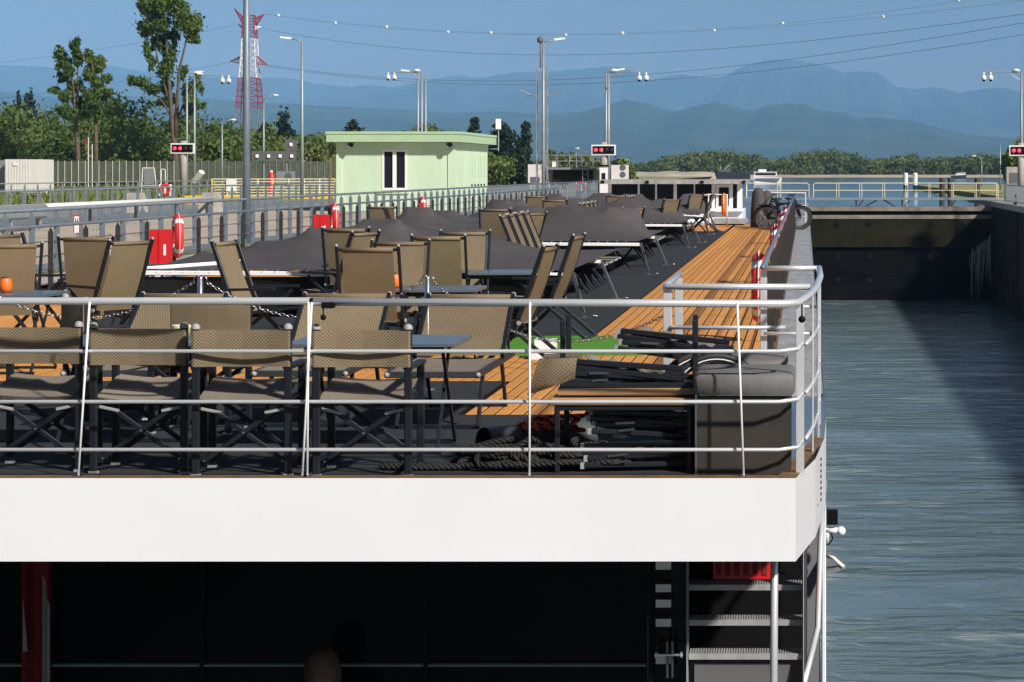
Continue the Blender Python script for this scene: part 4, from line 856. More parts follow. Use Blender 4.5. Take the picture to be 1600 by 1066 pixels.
# --- bicycles
def mk_bike():
    t = thing('bicycle', 'x', 'bicycle')
    for x in (-.53, .53):
        wl = MB().torus((x, 0, .35), .325, .025, 'y', 32, 8).build('tyre', 'rubber_dark', t, smooth=True); m = MB().torus((x, 0, .35), .295, .008, 'y', 28, 5)
        for k in range(20): a = 2*pi*k/20; m.tube([(x, .02*(-1)**k, .35), (x+.29*cos(a), 0, .35+.29*sin(a))], .002, 4)
        m.build('rim', 'steel', wl); MB().tube([(x+.37*cos(a), 0, .35+.37*sin(a)) for a in [i*pi/14 for i in range(1, 13)]], .012, 5).build('mudguard', 'black', t)
    fr = MB()
    for p, q in (((-.53, .35), (-.1, .33)), ((-.1, .33), (-.2, .85)), ((-.2, .72), (-.53, .35)), ((-.1, .33), (.36, .78)), ((-.18, .75), (.36, .84)), ((.34, .9), (.53, .35))): fr.tube([(p[0], 0, p[1]), (q[0], 0, q[1])], .02, 8)
    fr.build('frame', 'black', t, smooth=True)
    MB().tube([(.34, 0, .88), (.31, 0, 1.04), (.30, -.28, 1.06), (.16, -.31, 1.05)], .012, 6).tube([(.30, -.28, 1.06), (.30, .28, 1.06), (.16, .31, 1.05)], .012, 6).build('handlebar', 'black', t)
    MB().ball((-.22, 0, .93), .13, 10, (1.1, .6, .32)).tube([(-.2, 0, .8), (-.22, 0, .92)], .013, 6).build('saddle', 'rubber_dark', t, smooth=True)
    MB().box(-.75, -.38, -.07, .07, .74, .76).bar((-.6, 0, .74), (-.53, 0, .36), .012, .012).build('rack', 'black', t)
    MB().lathe([(.09, -.03), (.09, -.02), (.02, -.02)], (-.1, 0, .33), 'y', 16).tube([(-.1, -.06, .33), (.02, -.06, .23), (.02, -.14, .23)], .01, 5).tube([(-.1, .06, .33), (-.2, .06, .43), (-.2, .14, .43)], .01, 5).build('crank', 'steel', t); return t
BK = Proto(mk_bike())
for i, (px, Y, rz) in enumerate(((1224, 70.6, .06), (1222, 71.4, -.03), (1226, 72.2, .05), (1222, 73.0, pi))):
    BK.place((UX(px, Y), Y, ZD), rz, ('nearest black bicycle parked across the walkway end', 'second black bicycle behind the nearest one', 'third black bicycle in the parked row', 'rearmost black bicycle in the parked row')[i], 'parked bicycles')
o = thing('bicycle_rack', 'pale tubular rack standing behind the parked bicycles', 'rack', (UX(1195, 73.6), 73.6, ZD)); MB().tube([(0, 0, 0), (0, 0, 1.12), (1.3, 0, 1.1), (1.3, 0, 0)], .025, 8).tube([(.9, 0, .35), (1.3, 0, .35)], .02, 6).tube([(.9, 0, .7), (1.3, 0, .7)], .02, 6).build('rack_frame', 'white_tube', o)
o = thing('covered_stack', 'dark grey covered stack beside the parked bicycles', 'cover', (UX(1185, 73.3), 73.3, ZD)); MB().lathe([(.26, 0), (.25, .5), (.2, 1.1), (.12, 1.25), (.01, 1.27)], (0, 0, 0), 'z', 14).build('cover_cloth', 'tarp', o, smooth=True); MB().lathe([(.22, 0), (.21, .6), (.17, 1.1), (.01, 1.2)], (.26, .1, 0), 'z', 14).build('second_fold', 'tarp', o, smooth=True)

# --- below the overhang: crate, flag, person
o = thing('red_crate', 'red plastic crate on the stairs under the stern overhang', 'crate', (UX(1158, 15.6), 15.6, 5.93)); MB().box(-.19, .2, 0, .3, 0, .22).build('crate_body', 'red', o)
m = MB(); [m.box(-.17+i*.062, -.135+i*.062, -.006, .0, .03, .12) for i in range(6)]; m.build('crate_slots', 'flag_red_dimmed', o); MB().box(-.3, .3, .0, .3, -.02, -.002).build('shelf', 'black', o)
o = thing('furled_flag', 'furled red flag with white cross hanging under the stern overhang', 'flag', (UX(60, 14.9), 14.9, 4.85))
def fold(u, v): a = u*9; return (-.11+.2*u + .012*sin(a*2), .05*sin(a)*(1+.2*v), .0+v*1.38)
MB().grid(fold, 40, 10).build('flag_cloth', 'flag_red_dimmed', o, smooth=True)
MB().grid(lambda u, v: (.045+.05*u, -.06+.02*sin(u*6), .1+v*(1.15-.2*u)), 6, 8).grid(lambda u, v: (-.08+.03*u*(1-v), -.06, .75+v*.35), 4, 6).build('white_cross', 'flag_white_dimmed', o, smooth=True)
MB().tube([(-.03, .03, -.8), (-.03, .03, 1.4)], .015, 8).build('flag_staff', 'steel', o)
pe = thing('person', 'person with brown hair standing under the stern overhang, only the hair visible', 'person', (UX(505, 14.6), 14.6, 3.96), pi)
J = [((0,0,.92),.15,.11), ((0,0,1.12),.14,.10), ((0,0,1.32),.17,.11), ((0,0,1.43),.06,.06), ((0,-.01,1.50),.055,.06), ((0,-.015,1.57),.085,.10), ((0,-.01,1.64),.075,.09),
     ((-.19,0,1.36),.055,.055), ((-.25,.01,1.10),.045,.045), ((-.24,-.06,.86),.035,.035), ((-.23,-.08,.76),.03,.04), ((.19,0,1.36),.055,.055), ((.25,.01,1.10),.045,.045), ((.24,-.06,.86),.035,.035), ((.23,-.08,.76),.03,.04),
     ((-.1,0,.82),.085,.085), ((-.11,-.01,.48),.06,.06), ((-.11,.02,.08),.042,.042), ((-.11,-.14,.04),.04,.035), ((.1,0,.82),.085,.085), ((.11,-.01,.48),.06,.06), ((.11,.02,.08),.042,.042), ((.11,-.14,.04),.04,.035)]
E = [(0,1),(1,2),(2,3),(3,4),(4,5),(5,6),(2,7),(7,8),(8,9),(9,10),(2,11),(11,12),(12,13),(13,14),(0,15),(15,16),(16,17),(17,18),(0,19),(19,20),(20,21),(21,22)]
me = bpy.data.meshes.new('body'); me.from_pydata([j[0] for j in J], E, []); me.materials.append(MATS['jacket']); bo = ob('body', me, pe)
sk = bo.modifiers.new('skin', 'SKIN'); sv = me.skin_vertices[0].data
for i, j in enumerate(J): sv[i].radius = (j[1], j[2])
sv[0].use_root = True; ss = bo.modifiers.new('sub', 'SUBSURF'); ss.levels = 2; ss.render_levels = 2
MB().ball((0, -.015, 1.575), .104, 16, (.88, 1.0, 1.18)).build('head', 'skin', pe, smooth=True)
MB().ball((0, -.115, 1.56), .016, 8, (1, 1.3, 1.6)).build('nose', 'skin', pe, smooth=True)
hm_ = MB().ball((0, .012, 1.60), .112, 18, (.95, 1.0, 1.12))
for i in range(60):
    a = R.uniform(0, pi); x0 = .1*cos(a); y0 = .1*sin(a)*.9+.01; hm_.tube([(x0*.3, y0*.3, 1.72), (x0*.85, y0*.9, 1.67), (x0*1.08, y0*1.1, 1.56), (x0*1.05, y0*1.12+.01, 1.42-R.random()*.05)], [.012, .014, .014, .004], 5)
hm_.build('hair', 'brown_hair', pe, smooth=True)
# ================================================================ lock side
def picket_fence(name, label, X, y0, y1, step, z, m, kerb=True, posts=True, rails=(.3, .55, .8)):
    t = thing(name, label, 'fence', (X, y0, z), 0, 'steel fences along the lock'); L_ = y1-y0
    pm_ = MB().add([(-.05,-.012,0),(.05,-.012,0),(.05,.012,0),(-.05,.012,0),(-.05,-.012,.98),(.05,-.012,.98),(.05,.012,.98),(-.05,.012,.98),(0,0,1.08)], [(0,1,5,4),(1,2,6,5),(2,3,7,6),(3,0,4,7),(4,5,8),(5,6,8),(6,7,8),(7,4,8)])
    me = pm_.mesh('post', m); n = int(L_/step)
    for i in range(n+1): ob('post', me, t, (0, i*step, 0))
    MB().tube([(0, 0, 1.1), (0, n*step, 1.1)], .032, 8).build('hand_rail', m, t, smooth=True)
    for h in rails: MB().tube([(0, 0, h), (0, n*step, h)], .012, 6).build('wire_rail', m, t)
    if kerb: MB().box(-.012, .012, 0, n*step, .02, .17).build('kick_plate', m, t)
    return t
picket_fence('lock_fence', 'blue grey steel fence along the near edge of the lock platform', -13.1, 26, 150, 1.3, ZG, 'grey_steel')
picket_fence('lock_fence', 'second blue grey fence across the apron, beyond the near fence', -25.4, 62, 150, 1.6, ZG, 'grey_steel', rails=(.55,))
picket_fence('lock_fence', 'farthest grey fence on the other side of the service road', -40, 92, 200, 2.0, ZG, 'galv', kerb=False, rails=(.5, .8))
o = thing('barrier_pipe', 'thick white barrier pipe lying along the second fence', 'pipe', (-24.6, 68, ZG)); MB().tube([(0, 0, .62), (0, 28, .62)], .075, 12).build('pipe_tube', 'sign_white', o, smooth=True)
for i in range(6): MB().bar((0, i*5.4+.4, 0), (0, i*5.4+.4, .52), .1, .1).build('support', 'dark_post', o)
o = thing('crash_barrier', 'grey steel crash barrier at the left picture edge', 'barrier', (-22.6, 58, ZG)); 
MB().add([(x, y, z) for y in (0, 10.5) for x, z in ((0, .35), (.07, .42), (.07, .5), (0, .56), (.07, .63), (.07, .71), (0, .78))], [(i, i+1, i+8, i+7) for i in range(6)]).build('beam', 'galv', o)
for i in range(5): MB().bar((-.06, i*2.5+.2, 0), (-.06, i*2.5+.2, .7), .08, .1).build('post', 'galv', o)

# --- green building
gb = thing('green_building', 'small pale green lock building with flat overhanging roof', 'building', (0, 100, ZG)); B0, B1 = UX(527, 100), UX(708, 100); BH = ZC+1.22-ZG
def gp(name, m, mb, parent=None): return mb.build(name, m, parent or gb)
wx0, wx1, wz0, wz1 = UX(597, 100), UX(636, 100), ZC-.86-ZG, ZC+.89-ZG
gp('wall', 'green_wall', MB().box(B0, wx0, 0, .25, 0, BH).box(wx1, B1, 0, .25, 0, BH).box(wx0, wx1, 0, .25, 0, wz0).box(wx0, wx1, 0, .25, wz1, BH).box(B0, B0+.25, .25, 10.8, 0, BH).box(B1-.25, B1, .25, 10.8, 0, BH).box(B0+.25, B1-.25, 10.55, 10.8, 0, BH))
gp('corner_pilaster', 'green_wall', MB().box(B1-.22, B1+.04, -.04, .3, 0, BH-.01)); gp('corner_pilaster', 'green_wall', MB().box(B0-.04, B0+.2, -.04, .3, 0, BH-.01)); gp('wall_band', 'green_wall', MB().box(B0+.2, B1-.22, -.035, 0, BH-.32, BH-.02))
gp('wall_band', 'green_wall', MB().box(B1, B1+.035, .35, 10.8, BH-.32, BH-.02))
rf = gp('roof', 'green_roof', MB().box(UX(510, 99.5), B1+.36, -.55, 11.3, BH, BH+.42)); gp('roof_lip', 'green_roof', MB().box(UX(510, 99.5)-.03, B1+.39, -.58, 11.33, BH+.34, BH+.45), rf)
wi = gp('window', 'sign_white', MB().box(wx0, wx0+.09, -.02, .1, wz0, wz1).box(wx1-.09, wx1, -.02, .1, wz0, wz1).box(wx0+.09, wx1-.09, -.02, .1, wz1-.09, wz1).box(wx0+.09, wx1-.09, -.02, .1, wz0, wz0+.09).box((wx0+wx1)/2-.08, (wx0+wx1)/2+.08, -.03, .1, wz0+.09, wz1-.09))
gp('pane', 'window_glass', MB().box(wx0+.08, (wx0+wx1)/2-.07, .04, .06, wz0+.08, wz1-.08), wi); gp('pane', 'window_glass', MB().box((wx0+wx1)/2+.07, wx1-.08, .04, .06, wz0+.08, wz1-.08), wi)
gp('sill', 'green_wall', MB().box(wx0-.25, wx1+.1, -.08, 0, wz0-.16, wz0-.08), wi)
for i in range(5): gp('vent_slot', 'green_roof', MB().box(B1, B1+.02, 5.5+i*1.0, 5.62+i*1.0, BH-1.55, BH-.55))
for i in range(5): gp('low_vent', 'black', MB().box(B1, B1+.02, 5.4+i*1.0, 5.8+i*1.0, BH-1.95, BH-1.87))
gp('panel_seam', 'green_roof', MB().box(B1, B1+.015, 2.6, 2.64, .1, BH-.35))
for px in (549, 703):
    X = UX(px, 99.8); h = gp('horn_speaker', 'dark_board', MB().lathe([(.03, .0), (.05, -.15), (.14, -.38), (.15, -.4), (.13, -.39), (.03, -.2)], (X, -.05, BH-.13), 'y', 16)); gp('speaker_bracket', 'galv', MB().bar((X, 0, BH-.13), (X, -.1, BH-.13), .04, .04), h)
gp('down_pipe', 'brown_edge', MB().tube([(B0-.35, .1, BH-.05), (B0-.35, .1, .1)], .04, 8)); 
an = gp('antenna_mast', 'galv', MB().tube([(B1+.5, 11.0, BH-.3), (B1+.5, 11.0, BH+1.2)], .03, 6).tube([(B1, 11.0, BH-.2), (B1+.5, 11.0, BH-.2)], .025, 6)); gp('antenna_box', 'sign_white', MB().box(B1+.38, B1+.62, 10.9, 11.05, BH+.75, BH+1.25), an)

# --- lamp posts
def lamp(px, Y, ytop, kind, label, side=1, z=ZG, r=.09):
    X = UX(px, Y); h = ZC+(CY-ytop)*Y/F - z; t = thing('lamp_post', label, 'lamp post', (X, Y, z), 0, 'lamp posts of the lock')
    MB().tube([(0, 0, 0), (0, 0, h*.4), (0, 0, h)], [r*1.25, r, r*.75], 12).build('pole', 'galv', t, smooth=True); MB().box(-r*2.2, r*2.2, -r*2.2, r*2.2, 0, .05).build('base_plate', 'galv', t)
    s = side
    if kind == 'single':
        MB().tube([(0, 0, h-.03), (s*.25, 0, h+.06), (s*.75, 0, h+.12)], .035, 8).build('arm', 'galv', t, smooth=True)
        MB().add([(s*.6, -.14, h+.08), (s*1.25, -.12, h+.17), (s*1.25, .12, h+.17), (s*.6, .14, h+.08), (s*.62, -.12, h+.2), (s*1.2, -.08, h+.25), (s*1.2, .08, h+.25), (s*.62, .12, h+.2)], [(0,1,2,3),(4,5,6,7),(0,1,5,4),(1,2,6,5),(2,3,7,6),(3,0,4,7)]).build('lamp_head', 'sign_white', t)
    elif kind == 'camera':
        MB().tube([(s*.02, 0, h-.05), (s*.3, 0, h), (s*2.3, 0, h-.02)], .035, 6).tube([(0, 0, h-.6), (s*.75, 0, h-.08)], .03, 6).build('arm', 'galv', t)
        MB().lathe([(.02, .12), (.22, .06), (.26, -.02), (.2, -.08), (.01, -.1)], (s*.35, 0, h+.12), 'z', 14).build('lamp_head', 'sign_white', t, smooth=True)
        for k, xx in enumerate((2.0, 2.45)):
            c = MB().ball((s*xx, 0, h-.38), .17, 12, (1, 1, 1.15)).tube([(s*xx, 0, h-.3), (s*xx, 0, h)], .05, 6).build('camera_dome', 'sign_white', t, smooth=True)
            MB().ball((s*xx, -.06, h-.52), .1, 10).build('camera_lens', 'black', c, smooth=True)
    elif kind == 'curved':
        MB().tube([(0, 0, h-.3), (0, 0, h), (s*.25, 0, h+.35), (s*.8, 0, h+.5)], .04, 8).build('arm', 'galv', t, smooth=True); MB().ball((s*1.0, 0, h+.5), .2, 10, (1.5, 1, .5)).build('lamp_head', 'sign_white', t, smooth=True)
    return t
lamp(385, 54, -140, 'plain', 'thick grey post rising out of the picture at left', r=.085)
bpy.data.objects['pole'].data.materials[0] = MATS['grey_steel']
lamp(472, 130, 64, 'single', 'lamp post with its head to the left beside the green building', -1)
lamp(304, 165, 118, 'camera', 'camera post with two white cameras before the tall poplar', 1)
lamp(292, 172, 116, 'single', 'thin lamp post just left of the left camera post', 1)
lamp(347, 210, 196, 'curved', 'small curved lamp post between the left camera post and thick post', 1)
lamp(412, 200, 158, 'curved', 'small lamp post right of the red and white pylon', 1)
lamp(653, 170, 114, 'single', 'left lamp post of the three behind the green roof', -1); lamp(659, 168, 113, 'camera', 'camera post in the middle of the three behind the green roof', -1); lamp(665, 175, 119, 'plain', 'bare post at the right of the three behind the green roof')
lamp(849, 130, 66, 'single', 'tall lamp post before the lattice mast', 1)
lamp(951, 150, 113, 'camera', 'camera post behind the middle traffic signal', 1); lamp(947, 151, 113, 'single', 'lamp post close behind the middle camera post', 1)
lamp(1596, 150, 113, 'camera', 'camera post at the right picture edge', -1, z=ZR); lamp(1534, 290, 250, 'curved', 'small far lamp post on the right bank', -1, z=ZR, r=.06); lamp(1563, 240, 225, 'plain', 'thin grey post on the right bank near the edge', z=ZR, r=.07)
# lattice mast
o = thing('lattice_mast', 'slim galvanised lattice mast with camera on top', 'mast', (UX(847, 133), 133, ZG)); hh = ZC+(CY-106)*133/F-ZG; w_ = .3
cs = [(-w_, -w_), (w_, -w_), (w_, w_), (-w_, w_)]
for c in cs: MB().bar((c[0], c[1], 0), (c[0], c[1], hh), .05, .05).build('chord', 'galv', o)
for f_ in range(4):
    m = MB(); a, b = cs[f_], cs[(f_+1) % 4]; n = 14
    for i in range(n): m.bar((a[0], a[1], hh*i/n), (b[0], b[1], hh*(i+1)/n), .03, .03) if i % 2 else m.bar((b[0], b[1], hh*i/n), (a[0], a[1], hh*(i+1)/n), .03, .03)
    m.build('lacing', 'galv', o)
MB().tube([(-1.3, 0, hh-1.3), (-.6, 0, hh-1.6), (0, 0, hh-1.65), (.6, 0, hh-1.6), (1.3, 0, hh-1.3)], .04, 6).build('arm', 'galv', o); MB().ball((-.1, 0, hh+1.6), .2, 10).tube([(-.1, 0, hh), (-.1, 0, hh+1.5)], .04, 6).build('top_camera', 'dark_board', o, smooth=True)

# --- traffic signals
def signal(px, py, Y, label, z, post='pale_bark', hp=1.0):
    p = U(px, py, Y); t = thing('traffic_signal', label, 'traffic signal', (p.x, Y, z), 0, 'red traffic signals'); zz = p.z - z
    w_, h_ = .78, .34
    MB().box(-w_, w_, 0, .2, zz-h_, zz+h_).build('board_frame', 'sign_white', t); MB().box(-w_+.09, w_-.09, -.03, 0, zz-h_+.09, zz+h_-.09).build('board', 'black', t)
    for i, xx in enumerate((-.5, -.14, .2, .52)):
        MB().lathe([(.001, -.06), (.10, -.055), (.115, -.03)], (xx, 0, zz), 'y', 16).build('lens', 'lamp_red' if i < 2 else 'rubber_dark', t, smooth=True)
        MB().tube([(xx+.14*cos(a), -.14, zz+.14*sin(a)) for a in [i_*pi/8 for i_ in range(9)]], .01, 4).build('hood', 'black', t)
    MB().tube([(.0, .3, 0), (.0, .3, zz+.5)], .22, 12).build('post', 'concrete', t, smooth=True); MB().bar((0, .12, zz), (0, .3, zz), .1, .1).build('bracket', 'galv', t)
    c = MB().bar((.75, .1, zz-2.2), (1.35, -.25, zz-1.55), .4, .3).build('flood_light', 'sign_white', t); MB().bar((.75, .2, zz-2.2), (0, .3, zz-2.2), .06, .06).build('flood_arm', 'galv', t)
    return t
signal(285, 232, 152, 'red traffic signal at left before the trees', ZG); signal(943, 234.5, 148, 'red traffic signal above the wheelhouse in the middle', ZG); signal(1596, 235.5, 148, 'red traffic signal at the right picture edge', ZR)
# --- lock keeper's gantry, cabinets
o = thing('lock_gantry', 'small raised platform with railing on slanted concrete legs', 'platform', (UX(900, 150), 150, ZG)); k = 150/F
def gz(py): return ZC+(CY-py)*k-ZG
for a, b in ((-46, -38), (-22, -16), (2, 8), (24, 26)): MB().bar((a*k, 0, 0), (b*k, .6, gz(266)), .3, .3, (0, 1, 0)).build('leg', 'concrete', o)
MB().box(-36*k, 26*k, 0, 2, gz(285), gz(266)).build('machine_house', 'wall_concrete', o); MB().box(-46*k, 46*k, -.6, 2.2, gz(265), gz(262)).build('platform_deck', 'galv', o); MB().box(-8*k, 2*k, -.05, 0, gz(276), gz(271)).build('opening', 'black', o)
for h in (gz(243), gz(252)): MB().tube([(-46*k, -.5, h), (46*k, -.5, h)], .03, 6).tube([(-46*k, 2, h), (46*k, 2, h)], .03, 6).build('rail', 'galv', o)
for i in range(6): MB().tube([((-46+i*18.4)*k, -.5, gz(262)), ((-46+i*18.4)*k, -.5, gz(243))], .03, 6).build('rail_post', 'galv', o)
MB().box(-36*k, -30*k, -.55, -.3, gz(261), gz(253)).build('junction_box', 'sign_white', o); MB().bar((12*k, -.7, 0), (12*k, -.7, gz(248)), .05, .05).bar((20*k, -.7, 0), (20*k, -.7, gz(248)), .05, .05).build('ladder_rail', 'galv', o)
for i in range(10): MB().bar((12*k, -.7, .3+i*.3), (20*k, -.7, .3+i*.3), .03, .03).build('ladder_rung', 'galv', o)
MB().tube([(-2*k, 1, gz(262)), (-2*k, 1, gz(232))], .03, 6).lathe([(.25, 0), (.22, .12), (.01, .16)], (-2*k, 1, gz(233)), 'z', 10).build('small_lamp', 'galv', o)
for px, py0, py1, w_, lb in ((836, 257, 286, 22, 'white cabinet left of the lattice mast foot'), (968, 258, 284, 26, 'white cabinet with round fans beside the middle signal')):
    Y = 146; o = thing('equipment_cabinet', lb, 'cabinet', (UX(px, Y), Y, ZG)); kk = Y/F
    MB().box(-w_*kk/2, w_*kk/2, 0, .8, ZC+(CY-py1)*kk-ZG, ZC+(CY-py0)*kk-ZG).build('cabinet_body', 'container', o); MB().box(-w_*kk/2+.1, w_*kk/2-.1, .1, .7, 0, ZC+(CY-py1)*kk-ZG).build('plinth', 'concrete', o)
    if px > 900:
        for q in (262, 273): MB().lathe([(.02, -.03), (.18, -.03), (.2, 0)], (.2, 0, ZC+(CY-q)*kk-ZG), 'y', 14).build('fan', 'dark_board', o)
    else: MB().box(-.3, .3, -.02, 0, 1.0, 1.35).build('louvre', 'dark_board', o)
o = thing('control_booth', 'narrow white booth with black cap before the middle signal', 'booth', (UX(943, 145), 145, ZG)); MB().box(-.24, .24, 0, .5, 0, 2.0).build('booth_body', 'sign_white', o); MB().box(-.3, .3, -.06, .56, 2.0, 2.12).build('booth_cap', 'black', o); MB().box(-.12, .12, -.02, 0, 1.2, 1.6).build('booth_window', 'window_glass', o)
def buoy_rack(px, Y, z, label):
    o = thing('lifebuoy_rack', label, 'lifebuoy rack', (UX(px, Y), Y, z), 0, 'red and white rescue racks'); MB().bar((0, .1, 0), (0, .1, .5), .08, .08).build('stand', 'galv', o)
    for i in range(5): MB().box(-.35+i*.15, -.27+i*.15, 0, .15, .35, 1.0).build('slat', 'red' if i % 2 else 'sign_white', o)
    MB().torus((0, -.03, .72), .27, .05, 'y', 24, 8).build('ring', 'buoy_red', o, smooth=True)
buoy_rack(258, 128, ZG, 'red and white rescue rack on the left beyond the fences'); buoy_rack(908, 143, ZG, 'red and white rescue rack on the fence below the gantry')
# --- far side of the apron: yellow gate railing, boards, container, mesh fence
o = thing('yellow_railing', 'long cream and yellow slatted railing across the second chamber', 'railing', (UX(331, 140), 140, ZG)); W_ = (523-331)*140/F; kk = 140/F
for i in range(9): MB().bar((W_*i/8, 0, 0), (W_*i/8, 0, 1.25), .07, .07).build('post', 'cream_rail' if i % 4 else 'yellow', o)
for i in range(7): MB().bar((0, 0, .25+i*.165), (W_, 0, .25+i*.165), .05, .06).build('slat', 'cream_rail', o)
MB().box(0, W_, -.06, .3, .02, .2).build('base_beam', 'yellow', o); MB().box(.9, 1.5, -.1, -.05, .5, 1.25).build('notice_board', 'sign_white', o); MB().bar((1.7, .2, .2), (2.1, .1, 1.9), .12, .16).build('yellow_arm', 'yellow', o)
tag(MB().box(-.8, .8, 0, .5, .0, .45).build('yellow_block', 'yellow', None, (UX(308, 120), 120, ZG)), 'bright yellow block on the grass beyond the second fence', 'block')
o = thing('red_standpipe', 'red standpipe with white knob behind the yellow railing', 'standpipe', (UX(424, 150), 150, ZG)); MB().lathe([(.3, 0), (.3, .1), (.2, .15), (.2, 1.5), (.16, 1.6), (.01, 1.62)], n=14).build('pipe_body', 'red', o, smooth=True); MB().ball((0, 0, 1.68), .1, 8).build('knob', 'sign_white', o)
o = thing('light_board', 'grey board with four white lamps on posts behind the railing', 'sign board', (UX(429, 170), 170, ZG)); kk = 170/F
MB().box(-36*kk, 34*kk, 0, .12, ZC+(CY-252)*kk-ZG, ZC+(CY-236)*kk-ZG).build('board', 'dark_board', o); MB().box(16*kk, 35*kk, -.01, .11, ZC+(CY-235.5)*kk-ZG, ZC+(CY-218)*kk-ZG).build('upper_board', 'dark_board', o)
for xx, yy in ((-27, 244), (-9, 244), (9, 244), (27, 244), (26, 226)): MB().box((xx-2.2)*kk, (xx+2.2)*kk, -.1, -.01, ZC+(CY-yy-2.5)*kk-ZG, ZC+(CY-yy+2.5)*kk-ZG).build('lamp', 'ball_white', o)
for xx in (-18, 18): MB().bar((xx*kk, .2, 0), (xx*kk, .2, ZC+(CY-236)*kk-ZG), .12, .12).build('post', 'galv', o)
o = thing('fan_unit', 'grey box with two fans behind the yellow railing', 'fan unit', (UX(445, 160), 160, ZG)); MB().box(-.6, .6, 0, .6, .4, 1.7).bar((-.5, .3, 0), (-.5, .3, .4), .1, .4).bar((.5, .3, 0), (.5, .3, .4), .1, .4).build('case', 'galv', o)
for zz in (.75, 1.35): MB().lathe([(.02, -.03), (.24, -.03), (.26, 0)], (.25, 0, zz), 'y', 14).build('fan', 'dark_board', o)
o = thing('storage_container', 'white storage container at the left picture edge', 'container', (UX(28, 164), 164, ZG)); MB().box(-.92, .92, 0, 5, 0, 2.55).build('container_body', 'container', o)
for i in range(9): MB().bar((-.82+i*.2, -.012, .1), (-.82+i*.2, -.012, 2.45), .1, .022).build('corrugation', 'container', o)
MB().box(-.35, .0, -.07, -.05, 2.1, 2.3).build('plate', 'sign_white', o); MB().box(-2.3, -.95, 1, 5, 0, 2.5).build('grey_end', 'galv', o)
o = thing('mesh_fence', 'tall green wire mesh fence with pale posts before the trees', 'fence', (UX(48, 225), 225, ZG+.5)); W_ = UX(528, 225)-UX(48, 225); n = 46
MB().box(0, W_, 0, .01, .05, 2.15).build('wire_mesh', 'mesh_wire', o)
for i in range(n): MB().bar((W_*i/(n-1), -.04, -.5), (W_*i/(n-1), -.04, 2.2), .05, .05).build('post', 'container' if i < 22 else 'galv', o)
for px, lb in ((232, 'pale metal stand with panel left of the left signal'), (255, 'narrow pale metal frame beside the left signal')):
    Y = 150; o = thing('metal_stand', lb, 'stand', (UX(px, Y), Y, ZG)); kk = Y/F; h = 46*kk if px == 232 else 44*kk; w_ = 9*kk if px == 232 else 3*kk
    MB().bar((-w_*1.3, 0, 0), (-w_, 0, h), .07, .07).bar((w_*1.5, 0, 0), (w_, 0, h), .07, .07).build('leg', 'container', o); MB().bar((-w_, 0, h), (w_, 0, h), .07, .07).bar((-w_*1.2, 0, h*.4), (w_*1.2, 0, h*.4), .05, .05).build('cross_bar', 'container', o)
    if px == 232: MB().box(-w_*.7, w_*.95, -.08, -.03, h*.45, h*.98).build('panel', 'galv', o)
for px, py, lb in ((138, 214, 'thin flag pole with a red flag against the trees'), (144, 226, 'thin white pole beside the flag pole')):
    Y = 215; o = thing('flag_pole', lb, 'pole', (UX(px, Y), Y, ZG)); h = ZC+(CY-py)*Y/F-ZG; MB().tube([(0, 0, 0), (0, 0, h)], .045, 8).build('pole', 'container', o)
    if px == 138: MB().grid(lambda u, v: (-.0-u*.5, .04*sin(u*7), h-.1-v*.45-u*.35), 8, 4).build('flag', 'flag_red_dimmed', o)
o = thing('marker_sign', 'small red and white marker board on the near fence at left', 'sign', (UX(120, 41.2), 41.2, ZG)); z0 = ZC-98*41.2/F-ZG; z1 = ZC-70*41.2/F-ZG
MB().box(-.055, .055, 0, .01, z0, z1).build('board', 'sign_white', o); MB().box(-.062, -.045, -.005, 0, z0, z1).box(.045, .062, -.005, 0, z0, z1).box(-.045, .045, -.005, 0, z1-.018, z1).build('red_border', 'red', o)
zz = (z0+z1)/2+.05; MB().box(-.026, -.016, -.004, 0, zz-.05, zz+.05).box(.016, .026, -.004, 0, zz-.05, zz+.05).box(-.016, .016, -.004, 0, zz-.006, zz+.006).build('letter_mark', 'black', o); MB().bar((0, .03, 0), (0, .03, z0+.1), .04, .03).build('stake', 'galv', o)
for i, (px, Y) in enumerate(((212, 95), (330, 96))): tag(MB().add([(-.5, -.4, 0), (.5, -.4, 0), (.5, .4, 0), (-.5, .4, 0), (-.3, -.25, .85), (.3, -.25, .85), (.3, .25, .85), (-.3, .25, .85)], [(0,1,5,4),(1,2,6,5),(2,3,7,6),(3,0,4,7),(4,5,6,7)]).build('concrete_block', 'concrete', None, (UX(px, Y), Y, ZG)), ('tapered concrete block below the left rescue rack', 'tapered concrete block near the thick grey post')[i], 'block', 'concrete blocks')

